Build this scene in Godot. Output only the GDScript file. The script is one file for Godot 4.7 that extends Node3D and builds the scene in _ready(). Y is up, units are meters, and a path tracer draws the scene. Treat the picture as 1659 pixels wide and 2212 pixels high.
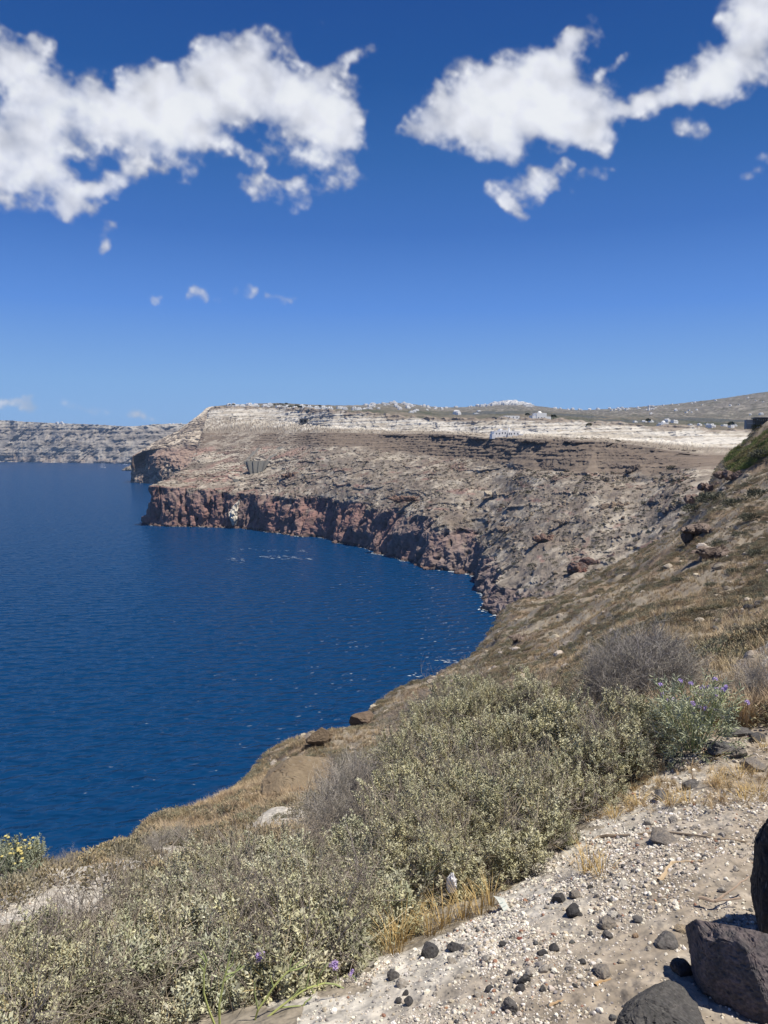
extends Node3D
# A view over a flooded caldera: pumice path and saltbush in front, a dry slope falling to the sea,
# layered cliffs with white villages on the rim, a far cliff across the bay.
# Layout aid: photo positions are given on a 1659 x 2212 grid and turned into world points at real distances.

const F := 1671.0
const CX := 829.5
const CY := 1106.0
const EYE := Vector3(0, 110, 0)
const PITCH := 0.08238

var rng := RandomNumberGenerator.new()
var na := FastNoiseLite.new()      # smooth noise
var nb := FastNoiseLite.new()      # ridged noise
var nc := FastNoiseLite.new()      # fbm
var used := {}
var tex := {}
var B := {}
var H := {}
var A := {}
var FC := {}

# ------------------------------------------------------------------ geometry of the view
func ray(px: float, py: float) -> Vector3:
	var dx := (px - CX) / F
	var dy := -(py - CY) / F
	var c := cos(PITCH)
	var s := sin(PITCH)
	return Vector3(dx, -s + dy * c, -c - dy * s)

func at(px: float, py: float, d: float) -> Vector3:
	var r := ray(px, py)
	return EYE + r * (d / Vector2(r.x, r.z).length())

func sea(px: float, py: float) -> Vector3:
	var r := ray(px, py)
	return EYE + r * (EYE.y / -r.y)

func depth_of(p: Vector3) -> float:
	return (p - EYE).dot(Vector3(0, -sin(PITCH), -cos(PITCH)))

func metres(p: Vector3, px: float) -> float:
	return px / F * depth_of(p)

func smooth(a: float, b: float, x: float) -> float:
	var t := clampf((x - a) / (b - a), 0.0, 1.0)
	return t * t * (3.0 - 2.0 * t)

# ------------------------------------------------------------------ naming
func numbered(called: String) -> String:
	if not used.has(called):
		used[called] = 0
		return called
	used[called] += 1
	return "%s_%03d" % [called, used[called]]

func tag(o: Node, label: String, category: String, group := "", kind := "") -> Node:
	o.set_meta("label", label)
	o.set_meta("category", category)
	if group != "":
		o.set_meta("group", group)
	if kind != "":
		o.set_meta("kind", kind)
	return o

func node(called: String, where: Vector3, turn := 0.0) -> Node3D:
	var o := Node3D.new()
	o.name = numbered(called)
	add_child(o)
	o.position = where
	o.rotation.y = turn
	return o

func put(called: String, mesh: Mesh, mat: Material, parent: Node = null, where := Vector3.ZERO) -> MeshInstance3D:
	var o := MeshInstance3D.new()
	o.name = numbered(called) if parent == null else called
	o.mesh = mesh
	if mat != null:
		o.material_override = mat
	if parent == null:
		add_child(o)
	else:
		parent.add_child(o, true)
	o.position = where
	return o

# ------------------------------------------------------------------ mesh building
class MB:
	var v := PackedVector3Array()
	var c := PackedColorArray()
	func tri(a: Vector3, b: Vector3, d: Vector3, col: Color) -> void:
		v.push_back(a); v.push_back(b); v.push_back(d)
		c.push_back(col); c.push_back(col); c.push_back(col)
	func quad(a: Vector3, b: Vector3, d: Vector3, e: Vector3, col: Color) -> void:
		tri(a, b, d, col)
		tri(a, d, e, col)
	func box(at_: Vector3, s: Vector3, col: Color, turn := 0.0, lean := 0.0) -> void:
		var h := s * 0.5
		var bs := Basis(Vector3.UP, turn) * Basis(Vector3.RIGHT, lean)
		var p: Array[Vector3] = []
		for k in 8:
			p.push_back(at_ + bs * Vector3(h.x * (1 if k & 1 else -1), h.y * (1 if k & 2 else -1), h.z * (1 if k & 4 else -1)))
		quad(p[4], p[6], p[7], p[5], col)
		quad(p[1], p[3], p[2], p[0], col)
		quad(p[5], p[7], p[3], p[1], col)
		quad(p[0], p[2], p[6], p[4], col)
		quad(p[2], p[3], p[7], p[6], col)
		quad(p[0], p[4], p[5], p[1], col)
	func tube(pts: PackedVector3Array, r0: float, r1: float, sides: int, col: Color, rough := 0.0) -> void:
		var n := pts.size()
		var prev: Array[Vector3] = []
		for k in n:
			var dir := (pts[mini(k + 1, n - 1)] - pts[maxi(k - 1, 0)]).normalized()
			var ref := Vector3.UP if absf(dir.y) < 0.9 else Vector3.RIGHT
			var x := dir.cross(ref).normalized()
			var y := dir.cross(x)
			var r := lerpf(r0, r1, float(k) / maxf(1.0, n - 1.0)) * (1.0 + rough * sin(k * 7.3))
			var ring: Array[Vector3] = []
			for s in sides:
				var a := TAU * s / sides
				ring.push_back(pts[k] + (x * cos(a) + y * sin(a)) * r)
			if k > 0:
				for s in sides:
					quad(prev[s], prev[(s + 1) % sides], ring[(s + 1) % sides], ring[s], col)
			prev = ring
	func leaf(base: Vector3, dir: Vector3, side: Vector3, len_: float, w: float, col: Color, fold := 0.25) -> void:
		var nrm := dir.cross(side).normalized()
		var mid := base + dir * len_ * 0.5
		var tip := base + dir * len_ - nrm * len_ * 0.12
		var l := mid - side * w * 0.5 + nrm * w * fold
		var r := mid + side * w * 0.5 + nrm * w * fold
		tri(base, l, tip, col)
		tri(base, tip, r, col)
	func mesh() -> ArrayMesh:
		var a := []
		a.resize(Mesh.ARRAY_MAX)
		a[Mesh.ARRAY_VERTEX] = v
		a[Mesh.ARRAY_COLOR] = c
		var m := ArrayMesh.new()
		m.add_surface_from_arrays(Mesh.PRIMITIVE_TRIANGLES, a)
		return m

func sheet(nu: int, nv: int, p: PackedVector3Array, c: PackedColorArray, flat := false) -> ArrayMesh:
	var idx := PackedInt32Array()
	idx.resize((nu - 1) * (nv - 1) * 6)
	var k := 0
	for j in nv - 1:
		for i in nu - 1:
			var a := j * nu + i
			idx[k] = a; idx[k + 1] = a + nu; idx[k + 2] = a + nu + 1
			idx[k + 3] = a; idx[k + 4] = a + nu + 1; idx[k + 5] = a + 1
			k += 6
	var arr := []
	arr.resize(Mesh.ARRAY_MAX)
	arr[Mesh.ARRAY_VERTEX] = p
	arr[Mesh.ARRAY_COLOR] = c
	arr[Mesh.ARRAY_INDEX] = idx
	if not flat:
		var n := PackedVector3Array()
		n.resize(nu * nv)
		for j in nv:
			var j0 := maxi(j - 1, 0) * nu
			var j1 := mini(j + 1, nv - 1) * nu
			for i in nu:
				n[j * nu + i] = (p[j1 + i] - p[j0 + i]).cross(p[j * nu + mini(i + 1, nu - 1)] - p[j * nu + maxi(i - 1, 0)]).normalized() * -1.0
		arr[Mesh.ARRAY_NORMAL] = n
	var m := ArrayMesh.new()
	m.add_surface_from_arrays(Mesh.PRIMITIVE_TRIANGLES, arr)
	return m

func cat(a: Vector3, b: Vector3, c: Vector3, d: Vector3, t: float) -> Vector3:
	return b.cubic_interpolate(c, a, d, t)

# control rows (same number of points each) -> rows of nu points; weights: how many mesh columns each control gap gets
func fine_rows(rows: Array, gaps: PackedInt32Array) -> Array:
	var out := []
	for row in rows:
		var f := PackedVector3Array()
		var n: int = row.size()
		for k in n - 1:
			for s in gaps[k]:
				f.push_back(cat(row[maxi(k - 1, 0)], row[k], row[k + 1], row[mini(k + 2, n - 1)], float(s) / gaps[k]))
		f.push_back(row[n - 1])
		out.push_back(f)
	return out

# ------------------------------------------------------------------ materials
func noise_tex(key: String, size: int, freq: float, type: int, oct: int, lo: Color, hi: Color, seed_ := 5, normal := false, strength := 4.0) -> Texture2D:
	if tex.has(key):
		return tex[key]
	var n := FastNoiseLite.new()
	n.seed = seed_
	n.noise_type = type
	n.frequency = freq
	n.fractal_octaves = oct
	if type == FastNoiseLite.TYPE_CELLULAR:
		n.cellular_return_type = FastNoiseLite.RETURN_DISTANCE
	var im := n.get_seamless_image(size, size)
	if normal:
		im.convert(Image.FORMAT_RGBA8)
		im.bump_map_to_normal_map(strength)
	elif lo != Color.BLACK or hi != Color.WHITE:
		im.convert(Image.FORMAT_RGB8)
		var d := im.get_data()
		for k in size * size:
			var q := lo.lerp(hi, d[k * 3] / 255.0)
			d[k * 3] = int(q.r * 255.0); d[k * 3 + 1] = int(q.g * 255.0); d[k * 3 + 2] = int(q.b * 255.0)
		im = Image.create_from_data(size, size, false, Image.FORMAT_RGB8, d)
	tex[key] = ImageTexture.create_from_image(im)
	return tex[key]

func lin(r: float, g: float, b: float) -> Color:
	return Color(r, g, b).linear_to_srgb()

func vmat(rough := 0.95, spec := 0.25) -> StandardMaterial3D:
	var m := StandardMaterial3D.new()
	m.vertex_color_use_as_albedo = true
	m.roughness = rough
	m.metallic_specular = spec
	m.cull_mode = BaseMaterial3D.CULL_DISABLED
	return m

func pmat(r: float, g: float, b: float, rough := 0.9, spec := 0.3) -> StandardMaterial3D:
	var m := StandardMaterial3D.new()
	m.albedo_color = lin(r, g, b)
	m.roughness = rough
	m.metallic_specular = spec
	m.cull_mode = BaseMaterial3D.CULL_DISABLED
	return m

# grain and relief over a vertex-coloured surface, world triplanar; metres: size of one texture repeat
func grained(m: StandardMaterial3D, metres_: float, relief_cm: float, local := false) -> StandardMaterial3D:
	m.albedo_texture = noise_tex("grain", 512, 0.03, FastNoiseLite.TYPE_SIMPLEX_SMOOTH, 5, Color(0.62, 0.62, 0.62), Color(1, 1, 1), 11)
	m.uv1_triplanar = true
	m.uv1_world_triplanar = not local
	m.uv1_scale = Vector3.ONE / metres_
	m.heightmap_enabled = true
	m.heightmap_texture = noise_tex("relief", 512, 0.035, FastNoiseLite.TYPE_SIMPLEX_SMOOTH, 5, Color.BLACK, Color.WHITE, 23)
	m.heightmap_scale = relief_cm
	return m

# ------------------------------------------------------------------ sky
func cloud_caps() -> Array:
	# x1, y1, x2, y2, radius, strength
	return [
		[-60, 130, 40, 150, 58, 0.85], [30, 130, 110, 190, 44, 0.7], [75, 85, 110, 105, 16, 0.6], [110, 190, 190, 195, 30, 0.55], [-70, 320, 60, 345, 88, 1.0], [40, 240, 90, 250, 40, 0.75],
		[110, 270, 230, 250, 50, 0.8], [230, 240, 330, 240, 62, 0.9], [320, 250, 420, 265, 66, 0.95], [290, 170, 350, 175, 28, 0.65], [400, 215, 480, 190, 62, 0.9], [470, 150, 555, 120, 52, 0.8], [440, 105, 470, 110, 24, 0.6], [550, 85, 575, 100, 22, 0.6],
		[540, 200, 640, 215, 62, 0.95], [640, 220, 710, 240, 58, 0.95], [700, 260, 745, 300, 38, 0.9], [690, 170, 750, 130, 18, 0.55], [745, 130, 815, 106, 11, 0.6], [760, 315, 775, 325, 14, 0.6],
		[520, 380, 560, 420, 18, 0.42], [560, 405, 640, 440, 20, 0.46], [640, 410, 775, 385, 20, 0.46], [600, 320, 690, 345, 30, 0.45], [690, 330, 770, 380, 22, 0.42], [440, 300, 530, 310, 30, 0.42], [530, 330, 560, 360, 16, 0.4],
		[150, 440, 210, 415, 24, 0.7], [200, 415, 290, 372, 20, 0.8], [110, 455, 190, 460, 18, 0.45], [235, 490, 233, 530, 12, 0.45], [330, 330, 400, 365, 28, 0.42], [90, 380, 160, 420, 34, 0.6], [200, 330, 300, 320, 26, 0.35],
		[905, 280, 980, 285, 32, 0.85], [930, 180, 945, 230, 12, 0.55], [950, 240, 1010, 260, 40, 0.85], [1020, 200, 1090, 230, 60, 0.95], [1090, 170, 1190, 150, 46, 0.85], [1060, 260, 1180, 240, 66, 1.0], [1180, 140, 1240, 110, 36, 0.75], [1235, 90, 1280, 55, 22, 0.65], [1190, 220, 1260, 250, 58, 0.95], [1230, 290, 1290, 290, 34, 0.9], [1250, 160, 1290, 190, 36, 0.55], [1060, 320, 1110, 325, 22, 0.6],
		[1295, 165, 1335, 118, 8, 0.5], [1080, 410, 1150, 395, 32, 0.66], [1090, 440, 1120, 462, 18, 0.6], [1165, 400, 1222, 368, 15, 0.6], [1245, 398, 1318, 368, 12, 0.42],
		[1310, 248, 1400, 225, 20, 0.8], [1390, 225, 1480, 205, 30, 0.9], [1480, 200, 1560, 165, 38, 0.95], [1550, 165, 1640, 100, 44, 0.95], [1610, 60, 1680, 20, 46, 0.95], [1600, 20, 1700, -60, 44, 0.85], [1610, 180, 1680, 150, 26, 0.5], [1465, 265, 1505, 285, 16, 0.32],
		[422, 630, 448, 632, 14, 0.62], [490, 645, 540, 626, 12, 0.5], [575, 650, 640, 652, 10, 0.42], [335, 644, 350, 645, 7, 0.42], [-40, 860, 70, 866, 12, 0.6], [60, 880, 330, 892, 10, 0.3],
		[805, 320, 850, 332, 8, 0.36], [1590, 380, 1665, 350, 12, 0.32], [700, 40, 712, 46, 6, 0.35], [1800, 330, 1950, 260, 50, 0.7], [-200, 420, -110, 350, 60, 0.8], [-420, 250, -240, 200, 80, 0.9]]

func make_sky() -> Image:
	# 90 degree sector of air and clouds, mirrored around so that the sky goes on alike everywhere
	var S := 1024
	var sec := PackedFloat32Array()
	sec.resize(S * S * 3)
	var n1 := FastNoiseLite.new()
	n1.seed = 77; n1.noise_type = FastNoiseLite.TYPE_SIMPLEX_SMOOTH; n1.frequency = 0.011; n1.fractal_octaves = 6; n1.fractal_gain = 0.55
	var n2 := FastNoiseLite.new()
	n2.seed = 12; n2.noise_type = FastNoiseLite.TYPE_SIMPLEX_SMOOTH; n2.frequency = 0.006; n2.fractal_octaves = 4
	var n3 := FastNoiseLite.new()
	n3.seed = 4; n3.noise_type = FastNoiseLite.TYPE_SIMPLEX_SMOOTH; n3.frequency = 0.02; n3.fractal_octaves = 4
	var n4 := FastNoiseLite.new()
	n4.seed = 99; n4.noise_type = FastNoiseLite.TYPE_SIMPLEX_SMOOTH; n4.frequency = 0.009; n4.fractal_octaves = 2
	var caps := cloud_caps()
	# cells of 40 units listing the cloud bodies that can reach them
	var cells := {}
	for n in caps.size():
		var c: Array = caps[n]
		var rr: float = c[4] * 1.3 + 75.0
		for gx in range(int(floor((minf(c[0], c[2]) - rr) / 40.0)), int(floor((maxf(c[0], c[2]) + rr) / 40.0)) + 1):
			for gy in range(int(floor((minf(c[1], c[3]) - rr) / 40.0)), int(floor((maxf(c[1], c[3]) + rr) / 40.0)) + 1):
				var key := Vector2i(gx, gy)
				var q := Geometry2D.get_closest_point_to_segment(Vector2(gx * 40.0 + 20.0, gy * 40.0 + 20.0), Vector2(c[0], c[1]), Vector2(c[2] + 0.01, c[3]))
				if q.distance_to(Vector2(gx * 40.0 + 20.0, gy * 40.0 + 20.0)) > rr + 28.0:
					continue
				if not cells.has(key):
					cells[key] = []
				cells[key].push_back(c)
	# coarse grid of how near the clouds are, to skip empty sky
	var knot_e := [0.0, 2.3, 4.7, 9.9, 15.1, 19.9, 24.5, 28.8, 45.0, 90.0]
	var knot_c := [Color8(143, 181, 226), Color8(138, 179, 227), Color8(130, 174, 226), Color8(95, 145, 221), Color8(68, 117, 193), Color8(53, 103, 173), Color8(39, 88, 157), Color8(35, 80, 150), Color8(27, 66, 132), Color8(21, 54, 114)]
	var c0 := cos(PITCH)
	var s0 := sin(PITCH)
	for j in S:
		var el := (S - 0.5 - j) / S * PI * 0.5     # row 0 at the zenith
		var y := sin(el)
		# air: darkens towards the zenith; knots read off the photograph
		var e := rad_to_deg(el)
		var kn := 0
		while kn < knot_e.size() - 2 and e > knot_e[kn + 1]:
			kn += 1
		var ac: Color = knot_c[kn].srgb_to_linear().lerp(knot_c[kn + 1].srgb_to_linear(), clampf((e - knot_e[kn]) / (knot_e[kn + 1] - knot_e[kn]), 0.0, 1.0))
		var air := Vector3(ac.r, ac.g, ac.b)
		for i in S:
			var az := (i + 0.5 - S * 0.5) / S * PI * 0.5
			var col := air
			if e < 48.0:
				var dx := sin(az) * cos(el)
				var dz := cos(az) * cos(el)
				var fz := dz * c0 - y * s0
				var uy := y * c0 + dz * s0
				var px := CX + F * dx / fz
				var py := CY - F * uy / fz
				var key := Vector2i(int(floor(px / 40.0)), int(floor(py / 40.0)))
				if cells.has(key):
					# fibres drawn out along the wind, finer ones on top
					var wx := px + n2.get_noise_2d(px, py) * 30.0 + n3.get_noise_2d(px, py + 900.0) * 10.0
					var wy := py + n2.get_noise_2d(px + 700.0, py) * 24.0 + n3.get_noise_2d(px + 400.0, py) * 8.0
					var body := 0.0
					for c in cells[key]:
						var ax: float = c[0]
						var ay: float = c[1]
						var bx: float = c[2] - ax
						var by: float = c[3] - ay
						var t := clampf(((wx - ax) * bx + (wy - ay) * by) / (bx * bx + by * by + 0.01), 0.0, 1.0)
						var ex := wx - ax - bx * t
						var ey := wy - ay - by * t
						var rr: float = c[4] * 1.62
						var dd := ex * ex + ey * ey
						if dd < rr * rr:
							var f: float = 1.0 - dd / (rr * rr)
							f *= c[5] * (0.55 + 0.45 * f)
							body = body + f - body * f * 0.8
					if body > 0.004:
						var u := px * 0.80 + py * 0.55
						var w := py * 0.83 - px * 0.50
						var fb := n1.get_noise_2d(px * 1.15, py * 1.15)
						var streak := n1.get_noise_2d(u * 0.6 + 900.0, w * 1.35)
						var rag := smooth(0.0, 0.3, body) * (1.0 - 0.85 * smooth(0.5, 1.0, body))
						var fb2 := n1.get_noise_2d(px * 2.4 + 50.0, py * 2.4)
						var den := body * 0.98 + (fb * 0.8 + fb2 * 0.3 + streak * 0.9) * rag * 0.72 + (fb + streak) * 0.05 - 0.17
						if den > 0.0:
							var al := 0.98 * smooth(-0.06, 1.02, den)
							# lit from the upper right: tone falls where the cloud thickens towards the light
							var lit := n2.get_noise_2d(px * 1.5, py * 1.5) - n2.get_noise_2d(px * 1.5 + 22.0, py * 1.5 - 30.0)
							var soft := n4.get_noise_2d(px, py)
							var lum := clampf(0.58 + 0.30 * smooth(0.2, 1.0, den) + 0.12 * lit + 0.17 * soft, 0.48, 0.90)
							var cc := Vector3(lum * 0.955, lum * 0.98, minf(lum * 1.06, 0.92))
							col = air.lerp(cc, al)
			var o := (j * S + i) * 3
			sec[o] = col.x; sec[o + 1] = col.y; sec[o + 2] = col.z
	var one := Image.create_from_data(S, S, false, Image.FORMAT_RGBF, sec.to_byte_array())
	var two := one.duplicate() as Image
	two.flip_x()
	var all := Image.create(4096, 2048, false, Image.FORMAT_RGBF)
	all.fill(Color(0.16, 0.24, 0.34))
	# the middle of the panorama looks along -z
	var r := Rect2i(0, 0, S, S)
	all.blit_rect(one, r, Vector2i(2048 - 512, 0))
	all.blit_rect(two, r, Vector2i(2048 + 512, 0))
	all.blit_rect(two, r, Vector2i(512, 0))
	all.blit_rect(one, Rect2i(512, 0, 512, S), Vector2i(0, 0))
	all.blit_rect(one, Rect2i(0, 0, 512, S), Vector2i(4096 - 512, 0))
	return all

# ------------------------------------------------------------------ near slope: a height table round the viewpoint
const COL := [-900.0, -400.0, -150.0, 0.0, 150.0, 300.0, 450.0, 600.0, 715.0, 830.0, 950.0, 1050.0, 1200.0, 1350.0, 1500.0, 1550.0, 1600.0, 1659.0, 1800.0, 2100.0, 2700.0]
const DIS := [0.6, 1.2, 2.0, 3.0, 4.5, 6.0, 9.0, 14.0, 22.0, 32.0, 45.0, 65.0, 90.0, 120.0, 150.0, 190.0, 260.0, 380.0]
const DROP := [
	[1.65, 1.75, 2.2, 3.0, 4.2, 6.0, 10.0, 17.0, 28.0, 40.0, 54.0, 74.0, 96.0, 120.0, 130.0, 140.0, 150.0, 160.0],
	[1.62, 1.7, 2.05, 2.7, 3.6, 4.7, 7.5, 14.0, 24.0, 36.0, 50.0, 70.0, 92.0, 118.0, 130.0, 140.0, 150.0, 160.0],
	[1.6, 1.65, 1.95, 2.5, 3.3, 4.0, 5.6, 11.5, 21.0, 33.0, 47.0, 67.0, 90.0, 117.0, 130.0, 140.0, 150.0, 160.0],
	[1.6, 1.62, 1.9, 2.4, 3.2, 3.85, 5.2, 10.0, 18.5, 29.5, 43.5, 63.0, 87.0, 115.0, 130.0, 140.0, 150.0, 160.0],
	[1.6, 1.6, 1.85, 2.35, 3.1, 3.75, 5.1, 8.6, 15.5, 26.0, 39.0, 59.0, 84.0, 114.0, 130.0, 140.0, 150.0, 160.0],
	[1.6, 1.6, 1.8, 2.3, 3.0, 3.65, 5.0, 7.5, 11.4, 18.5, 32.0, 54.0, 80.0, 112.0, 130.0, 140.0, 150.0, 160.0],
	[1.6, 1.6, 1.75, 2.2, 2.9, 3.6, 4.9, 7.3, 10.6, 15.2, 25.0, 48.0, 77.0, 110.0, 128.0, 140.0, 150.0, 160.0],
	[1.6, 1.6, 1.72, 2.15, 2.8, 3.5, 4.65, 6.8, 9.9, 13.7, 18.3, 36.0, 65.0, 100.0, 124.0, 138.0, 150.0, 160.0],
	[1.6, 1.6, 1.7, 2.1, 2.75, 3.45, 4.6, 6.7, 9.6, 13.0, 17.0, 29.0, 54.0, 90.0, 118.0, 136.0, 150.0, 160.0],
	[1.6, 1.6, 1.7, 2.05, 2.7, 3.4, 4.6, 6.6, 9.3, 12.4, 16.2, 22.6, 42.0, 75.0, 108.0, 130.0, 148.0, 160.0],
	[1.6, 1.6, 1.67, 2.0, 2.6, 3.3, 4.4, 6.2, 8.6, 11.2, 14.6, 20.0, 28.5, 50.0, 84.0, 118.0, 145.0, 160.0],
	[1.6, 1.6, 1.65, 1.95, 2.5, 3.1, 4.1, 5.7, 8.0, 10.6, 13.6, 18.5, 24.2, 31.0, 41.0, 68.0, 112.0, 150.0],
	[1.6, 1.6, 1.63, 1.85, 2.3, 2.8, 3.8, 5.3, 7.2, 9.4, 11.9, 15.6, 19.5, 24.3, 29.3, 40.0, 74.0, 120.0],
	[1.6, 1.6, 1.62, 1.78, 2.1, 2.35, 2.95, 3.95, 5.5, 7.3, 9.2, 12.0, 15.2, 18.4, 21.6, 30.0, 52.0, 95.0],
	[1.6, 1.6, 1.6, 1.72, 1.95, 2.12, 2.7, 3.75, 5.1, 6.3, 7.4, 8.8, 9.6, 10.6, 12.0, 18.0, 36.0, 66.0],
	[1.6, 1.6, 1.6, 1.71, 1.92, 2.1, 2.6, 3.5, 4.9, 6.0, 6.9, 7.9, 8.0, 7.0, 5.0, 6.0, 20.0, 45.0],
	[1.6, 1.6, 1.6, 1.7, 1.9, 2.08, 2.5, 3.3, 4.6, 5.7, 6.4, 7.0, 6.6, 4.8, 1.2, 0.0, 10.0, 34.0],
	[1.6, 1.6, 1.6, 1.7, 1.9, 2.05, 2.38, 3.1, 4.4, 5.2, 5.8, 6.2, 5.8, 3.0, -1.8, -5.6, -3.0, 12.0],
	[1.6, 1.6, 1.58, 1.65, 1.85, 2.0, 2.2, 2.6, 3.4, 4.0, 4.2, 4.0, 3.0, -0.5, -5.5, -9.5, -9.5, -3.0],
	[1.6, 1.58, 1.55, 1.6, 1.7, 1.8, 1.9, 2.1, 2.4, 2.4, 2.2, 1.0, -1.0, -4.0, -9.0, -14.0, -16.0, -12.0],
	[1.6, 1.55, 1.5, 1.5, 1.5, 1.5, 1.5, 1.4, 1.2, 1.0, 0.0, -2.0, -5.0, -9.0, -14.0, -20.0, -24.0, -20.0]]
var col_az := PackedFloat32Array()
var dis_ln := PackedFloat32Array()

func profile(az: float) -> PackedFloat32Array:
	var k := 0
	while k < COL.size() - 2 and az > col_az[k + 1]:
		k += 1
	var t := clampf((az - col_az[k]) / (col_az[k + 1] - col_az[k]), 0.0, 1.0)
	var a: Array = DROP[maxi(k - 1, 0)]
	var b: Array = DROP[k]
	var c: Array = DROP[k + 1]
	var d: Array = DROP[mini(k + 2, COL.size() - 1)]
	var t1 := col_az[k + 1] - col_az[k]
	var t0 := col_az[k - 1] - col_az[k] if k > 0 else -t1
	var t2 := col_az[k + 2] - col_az[k] if k + 2 < COL.size() else t1 * 2.0
	var out := PackedFloat32Array()
	out.resize(DIS.size())
	for q in DIS.size():
		out[q] = cubic_interpolate_in_time(b[q], c[q], a[q], d[q], t, t1, t0, t2) * (1.0 if az > -0.05 else lerpf(cos(az), 1.0, smooth(16.0, 60.0, DIS[q])))
	return out

func drop_at(prof: PackedFloat32Array, ld: float) -> float:
	var k := 0
	while k < DIS.size() - 2 and ld > dis_ln[k + 1]:
		k += 1
	var t := clampf((ld - dis_ln[k]) / (dis_ln[k + 1] - dis_ln[k]), 0.0, 1.0)
	return cubic_interpolate(prof[k], prof[k + 1], prof[maxi(k - 1, 0)], prof[mini(k + 2, DIS.size() - 1)], t)

func relief(x: float, z: float, d: float) -> float:
	var w1 := smooth(4.0, 16.0, d)
	var w2 := smooth(18.0, 90.0, d)
	var h := na.get_noise_2d(x * 0.9, z * 0.9) * 0.025 * clampf(d / 3.0, 0.4, 1.5) + nc.get_noise_2d(x * 7.0, z * 7.0) * 0.011
	h += nc.get_noise_2d(x * 0.28, z * 0.28) * 0.3 * w1
	h += nc.get_noise_2d(x * 0.055, z * 0.055) * 2.0 * w2 + nb.get_noise_2d(x * 0.1, z * 0.1) * 0.5 * w2
	return h

func ground(x: float, z: float) -> float:
	var d := sqrt(x * x + z * z)
	return EYE.y - drop_at(profile(atan2(x, -z)), log(d)) + relief(x, z, d)

func on_ground(px: float, py: float, from := 0.8) -> Vector3:
	var r := ray(px, py)
	r /= Vector2(r.x, r.z).length()
	var d := from
	var prof := profile(atan2(r.x, -r.z))
	while d < 420.0:
		var p := EYE + r * d
		if p.y < EYE.y - drop_at(prof, log(d)) + relief(p.x, p.z, d):
			break
		d *= 1.006
	return EYE + r * d

func poly_of(pts: Array) -> PackedVector2Array:
	var out := PackedVector2Array()
	for q in pts:
		var p := on_ground(q[0], q[1])
		out.push_back(Vector2(p.x, p.z))
	return out

var path_poly := PackedVector2Array()
var clear_poly := PackedVector2Array()
var patch_poly := PackedVector2Array()
var knoll_poly := PackedVector2Array()
var green_poly := PackedVector2Array()

func inside(poly: PackedVector2Array, x: float, z: float, jit: float) -> bool:
	return Geometry2D.is_point_in_polygon(Vector2(x + na.get_noise_2d(x * 3.0 + 50.0, z * 3.0) * jit, z + na.get_noise_2d(x * 3.0, z * 3.0 - 70.0) * jit), poly)

func edge_distance(poly: PackedVector2Array, p: Vector2, upto: int) -> float:
	var best := 1e9
	for k in upto:
		best = minf(best, p.distance_to(Geometry2D.get_closest_point_to_segment(p, poly[k], poly[k + 1])))
	return best

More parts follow.
